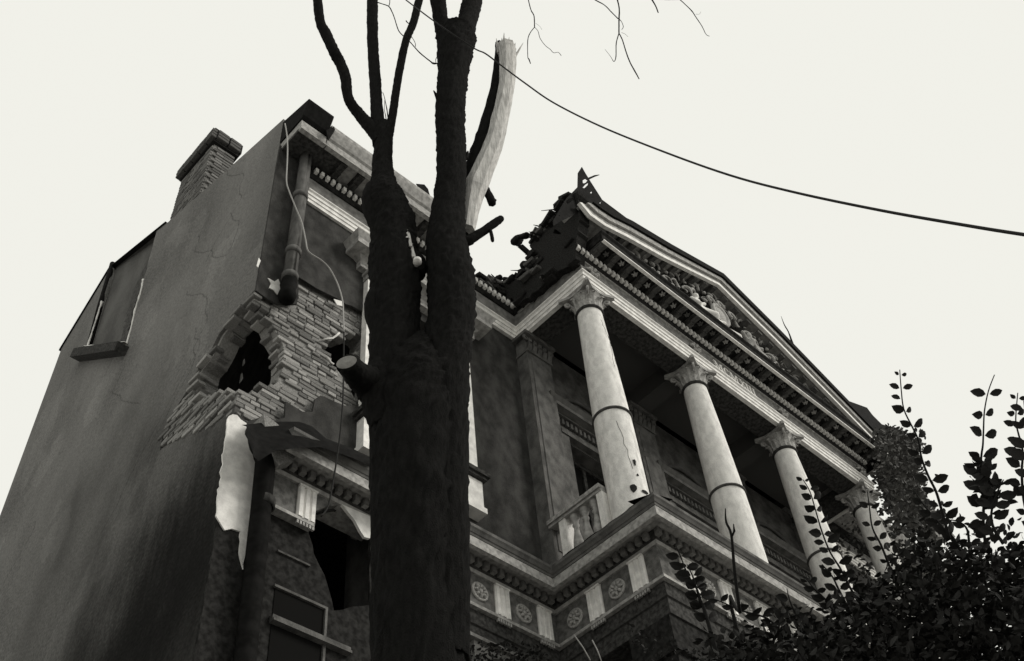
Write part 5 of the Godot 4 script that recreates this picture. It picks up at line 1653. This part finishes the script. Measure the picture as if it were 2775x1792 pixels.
# one upright shoot with opposite leaves; points run from the foot to the tip
func shoot(parent: Node3D, list: Array, dist: float, len: float, gap: float, first := 0.0):
	var pts := []; var rad := []
	for i in list.size():
		pts.append(pd(list[i][0], list[i][1], dist)); rad.append(lerpf(0.006, 0.0018, float(i) / (list.size() - 1)))
	var f := fine(pts, rad, 4)
	var s := begin(true)
	tube(s, f[0], f[1], 6)
	var st := part("shoot", s, M.stem, parent)
	st.position = -parent.position
	var cv: Array = f[0]
	var acc := gap * first; var turn := rng.randf() * 3.0
	var total := 0.0
	for i in cv.size() - 1: total += (cv[i] as Vector3).distance_to(cv[i + 1])
	var gone := 0.0
	for i in cv.size() - 1:
		var a: Vector3 = cv[i]; var b: Vector3 = cv[i + 1]
		var d := a.distance_to(b)
		while acc < d:
			var p := a.lerp(b, acc / d)
			var ax := (b - a).normalized()
			var q := (gone + acc) / total
			var size := len * (1.0 if q < 0.8 else lerpf(1.0, 0.45, (q - 0.8) / 0.2))
			turn += PI / 2 + rng.randf_range(-0.4, 0.4) if rng.randf() < 0.35 else rng.randf_range(-0.4, 0.4)
			var side := RIGHT.rotated(ax, sin(turn) * 0.55 + rng.randf_range(-0.25, 0.25))
			for sd in [-1, 1]:
				if rng.randf() < 0.07: continue
				var up: Vector3 = (side * sd + ax * rng.randf_range(0.05, 0.75)).normalized()
				var nrm := (BACK + Vector3(rng.randf_range(-0.45, 0.45), rng.randf_range(-0.5, 0.3), rng.randf_range(-0.45, 0.45))).normalized()
				var x: Vector3 = up.cross(nrm).normalized()
				var sz := size * rng.randf_range(0.85, 1.4)
				var o := MeshInstance3D.new(); o.name = "leaf"; o.mesh = leaf; o.material_override = M.leaf
				st.add_child(o, true)
				o.transform = Transform3D(Basis(x * sz, up * sz, x.cross(up) * sz), p + side * sd * 0.006)
			acc += gap * rng.randf_range(0.6, 1.1)
		acc -= d
		gone += d

func leaf_cloud(parent: Node3D, called: String, spots: Array, size: float, mat: Material, sd: int):
	var r := RandomNumberGenerator.new(); r.seed = sd
	var mm := MultiMesh.new()
	mm.transform_format = MultiMesh.TRANSFORM_3D
	mm.mesh = leaf
	mm.instance_count = spots.size()
	for i in spots.size():
		var b := Basis.from_euler(Vector3(r.randf_range(-1.6, 1.6), r.randf_range(0, TAU), r.randf_range(-1.6, 1.6))) * Basis.from_scale(Vector3.ONE * size * r.randf_range(0.7, 1.3))
		mm.set_instance_transform(i, Transform3D(b, spots[i] - parent.position))
	var o := MultiMeshInstance3D.new(); o.name = called; o.multimesh = mm; o.material_override = mat
	parent.add_child(o, true)
	stuff(o)

func shrubs():
	leaf = leaf_mesh(0.6)
	var r := RandomNumberGenerator.new(); r.seed = 5
	# the big dark shrub at lower right: outline heights by bearing, a real hedge 1.6 m deep
	var top := [[1760, 1900], [1830, 1850], [1900, 1795], [1990, 1750], [2060, 1735], [2130, 1705], [2220, 1660], [2290, 1615], [2330, 1605], [2400, 1590], [2440, 1515], [2480, 1460], [2530, 1452], [2600, 1465], [2650, 1458], [2700, 1482], [2775, 1475], [2900, 1440], [3100, 1380]]
	var prof := []
	for t in top:
		var d := ray(t[0], t[1])
		prof.append([atan2(d.x, -d.z), d.y / Vector2(d.x, d.z).length()])
	var base := Vector3(sin(1.2), 0, -cos(1.2)) * 4.3; base.y = GROUND
	var o := thing("dark_shrub", "big dark leafy shrub filling the lower right corner with upright sprays", "shrub", base)
	var spots := []
	var az0: float = prof[0][0]; var az1: float = prof[prof.size() - 1][0]
	while spots.size() < 60000:
		var az := lerpf(az0, az1, r.randf())
		var hr := 0.0
		for i in prof.size() - 1:
			if az >= prof[i][0] and az <= prof[i + 1][0]:
				hr = lerpf(prof[i][1], prof[i + 1][1], (az - prof[i][0]) / (prof[i + 1][0] - prof[i][0]))
		if hr <= 0: continue
		var dd := r.randf_range(3.5, 5.1)
		var ymax := hr * minf(dd, 4.2) - 0.28 * pow(absf(dd - 4.2) / 0.9, 2.0) + 0.035 * sin(az * 40.0 + dd * 4.0)
		var y := ymax - absf(r.randfn(0.0, 0.95))
		if r.randf() < 0.015: y = ymax + absf(r.randfn(0.0, 0.07))
		if y < -1.4: continue
		spots.append(Vector3(sin(az) * dd, y, -cos(az) * dd))
	leaf_cloud(o, "foliage", spots, 0.037, M.leaf, 9)
	# its woody stems
	for i in 9:
		var az := lerpf(az0 + 0.08, az1 - 0.1, i / 8.0)
		var s := begin(true)
		var a := Vector3(sin(az) * 4.3, GROUND, -cos(az) * 4.3)
		tube(s, [a, a + Vector3(r.randf_range(-0.1, 0.1), 1.6, r.randf_range(-0.1, 0.1)), a + Vector3(r.randf_range(-0.2, 0.2), 3.2, r.randf_range(-0.2, 0.2))], [0.035, 0.025, 0.012], 7)
		var st := part("stem", s, M.stem, o); st.position = -base
	# sprays that rise from it; pixels only give their bearing, each has its own distance
	var k := 1 / 1.8286
	var sprays := [
		[[[1230, 930], [1195, 800], [1165, 700], [1130, 630], [1095, 540], [1075, 440], [1045, 375], [1005, 290], [992, 190], [985, 95]], 4.35, 0.046, 0.062],
		[[[1410, 960], [1400, 870], [1400, 740], [1385, 620], [1390, 520], [1397, 470], [1400, 400], [1405, 300], [1425, 200], [1455, 120]], 4.1, 0.05, 0.068],
		[[[1640, 900], [1600, 740], [1590, 600], [1595, 500], [1570, 400], [1560, 340], [1570, 210]], 4.2, 0.046, 0.06],
		[[[1700, 860], [1640, 640], [1625, 480], [1610, 330], [1600, 250]], 4.0, 0.05, 0.06],
		[[[790, 1290], [775, 1240], [730, 1160], [690, 1080], [640, 1000], [600, 900], [570, 800], [540, 700], [505, 640]], 4.9, 0.05, 0.05],
		[[[960, 1150], [930, 1060], [890, 960], [850, 880], [835, 780], [825, 700]], 4.8, 0.038, 0.07],
		[[[1290, 1000], [1250, 930], [1200, 880], [1150, 820], [1100, 760], [1060, 700]], 4.5, 0.045, 0.05],
		[[[420, 1420], [330, 1330], [200, 1290], [110, 1250], [60, 1230]], 5.0, 0.05, 0.07],
		[[[1500, 960], [1450, 880], [1440, 800], [1470, 700], [1500, 640]], 4.0, 0.052, 0.05],
		[[[1330, 980], [1320, 890], [1280, 850], [1230, 840]], 4.3, 0.046, 0.055],
		[[[680, 1330], [620, 1240], [560, 1180], [520, 1130]], 4.9, 0.045, 0.055],
		[[[560, 1400], [470, 1300], [440, 1240], [425, 1180]], 4.9, 0.045, 0.055],
		[[[350, 1480], [380, 1380], [420, 1330], [520, 1300]], 4.9, 0.045, 0.05],
		[[[740, 1300], [680, 1180], [650, 1120], [600, 1060]], 4.85, 0.045, 0.055],
	]
	for sp in sprays:
		var list := []
		for p in sp[0]: list.append([1900 + p[0] * k, 950 + p[1] * k])
		shoot(o, list, sp[1], sp[2], sp[3], 0.3)
	# a clump of broad leaves on the second spray
	spots = []
	for i in 90:
		var t := r.randf()
		spots.append(pd(1900 + lerpf(1380, 1450, t) * k + r.randfn(0, 14), 950 + lerpf(560, 780, t) * k + r.randfn(0, 14), 4.05 + r.randf_range(-0.06, 0.06)))
	leaf_cloud(o, "leaf_clump", spots, 0.04, M.leaf, 19)
	# young shoot in front of the frieze
	var b2 := pd(1925, 1760, 5.0); b2.y = GROUND
	var o2 := thing("thin_sapling", "thin leafy sapling rising before the portico frieze", "sapling", b2)
	var s2 := begin(true)
	tube(s2, [b2, pd(1980, 1900, 5.0), pd(1905, 1640, 5.0)], [0.015, 0.012, 0.008], 7)
	var st2 := part("stem", s2, M.stem, o2); st2.position = -b2
	shoot(o2, [[1915, 1680], [1890, 1600], [1865, 1560], [1845, 1510], [1832, 1480]], 5.0, 0.06, 0.06)
	shoot(o2, [[1900, 1640], [1880, 1570], [1862, 1530]], 5.0, 0.05, 0.05)
	# bare stick leaning in front of the balcony
	var b3 := pd(2030, 1800, 4.9); b3.y = GROUND
	var o3 := thing("bare_sapling", "leafless dark stick standing before the balcony edge", "sapling", b3)
	s2 = begin(true)
	var f := fine([b3, pd(2030, 1830, 4.9), pd(2005, 1660, 4.9), pd(1990, 1540, 4.9), pd(1982, 1450, 4.9), pd(1968, 1415, 4.9), pd(1966, 1378, 4.9)], [0.010, 0.009, 0.008, 0.007, 0.006, 0.005, 0.002], 4)
	tube(s2, f[0], f[1], 7)
	st2 = part("stem", s2, M.stem, o3); st2.position = -b3
	s2 = begin(true)
	tube(s2, [pd(1984, 1455, 4.9), pd(1990, 1440, 4.88), pd(1988, 1420, 4.88)], [0.004, 0.006, 0.002], 6)
	st2 = part("twig", s2, M.stem, o3); st2.position = -b3
	# ivy on the far corner of the portico
	var c0 := pz(2420, 1230, -4.95)
	var o4 := thing("corner_ivy", "bushy ivy smothering the far corner of the portico cornice", "ivy", Vector3(c0.x, 11.0, c0.z))
	spots = []
	for e in [[2410, 1195, 40, 30], [2430, 1245, 45, 45], [2460, 1300, 38, 55], [2440, 1310, 35, 50], [2470, 1375, 40, 45], [2510, 1420, 45, 35], [2400, 1235, 30, 36], [2480, 1210, 22, 30]]:
		for i in 260:
			var p := pz(e[0] + r.randfn(0, e[2] * 0.55), e[1] + r.randfn(0, e[3] * 0.55), -5.0 + r.randf_range(-0.5, 0.15))
			spots.append(p)
	var wild := PackedVector2Array([Vector2(2345, 1165), Vector2(2440, 1160), Vector2(2480, 1195), Vector2(2496, 1260), Vector2(2497, 1330), Vector2(2540, 1450), Vector2(2425, 1450), Vector2(2394, 1345), Vector2(2374, 1305), Vector2(2354, 1240)])
	while spots.size() < 4200:
		var q := Vector2(r.randf_range(2340, 2545), r.randf_range(1155, 1455))
		if Geometry2D.is_point_in_polygon(q, wild): spots.append(pz(q.x, q.y, r.randf_range(-6.0, -5.2)))
	for i in 1600:
		spots.append(Vector3(15.6 + r.randfn(0, 0.25), r.randf_range(8.0, 12.6), r.randf_range(-6.8, -5.0)))
	leaf_cloud(o4, "foliage", spots, 0.10, M.ivy, 21)
	# creeper trailing below the frieze
	var c1 := pz(1700, 1740, -5.1)
	var o5 := thing("trailing_creeper", "sooty creeper trailing under the portico frieze beside the tree", "creeper", Vector3(c1.x, 5.5, c1.z))
	spots = []
	for i in 420:
		var uu := r.randf_range(1275, 1480) if i % 3 else r.randf_range(1700, 2000)
		spots.append(pz(uu, 1762 + r.randf_range(-22, 40) + (uu - 1275) * 0.06, LW + r.randf_range(0.05, 0.3)) if i % 3 else pz(uu, lerpf(1690, 1800, (uu - 1700) / 300.0) + absf(r.randfn(0, 40)), LZ + r.randf_range(0.04, 0.2)))
	leaf_cloud(o5, "foliage", spots, 0.05, M.leaf, 23)
	for v in [[[1250, 1400], [1262, 1500], [1275, 1600]], [[1555, 1720], [1580, 1755], [1600, 1790]], [[1605, 1735], [1620, 1765], [1630, 1792]]]:
		s2 = begin(true)
		var pp := []; var rr := []
		for q in v:
			pp.append(pz(q[0], q[1], LZ + 0.12 if q[0] > 1500 else LW + 0.3)); rr.append(0.006)
		tube(s2, pp, rr, 5)
		var sn := part("tendril", s2, M.wire, o5); sn.position = -o5.position
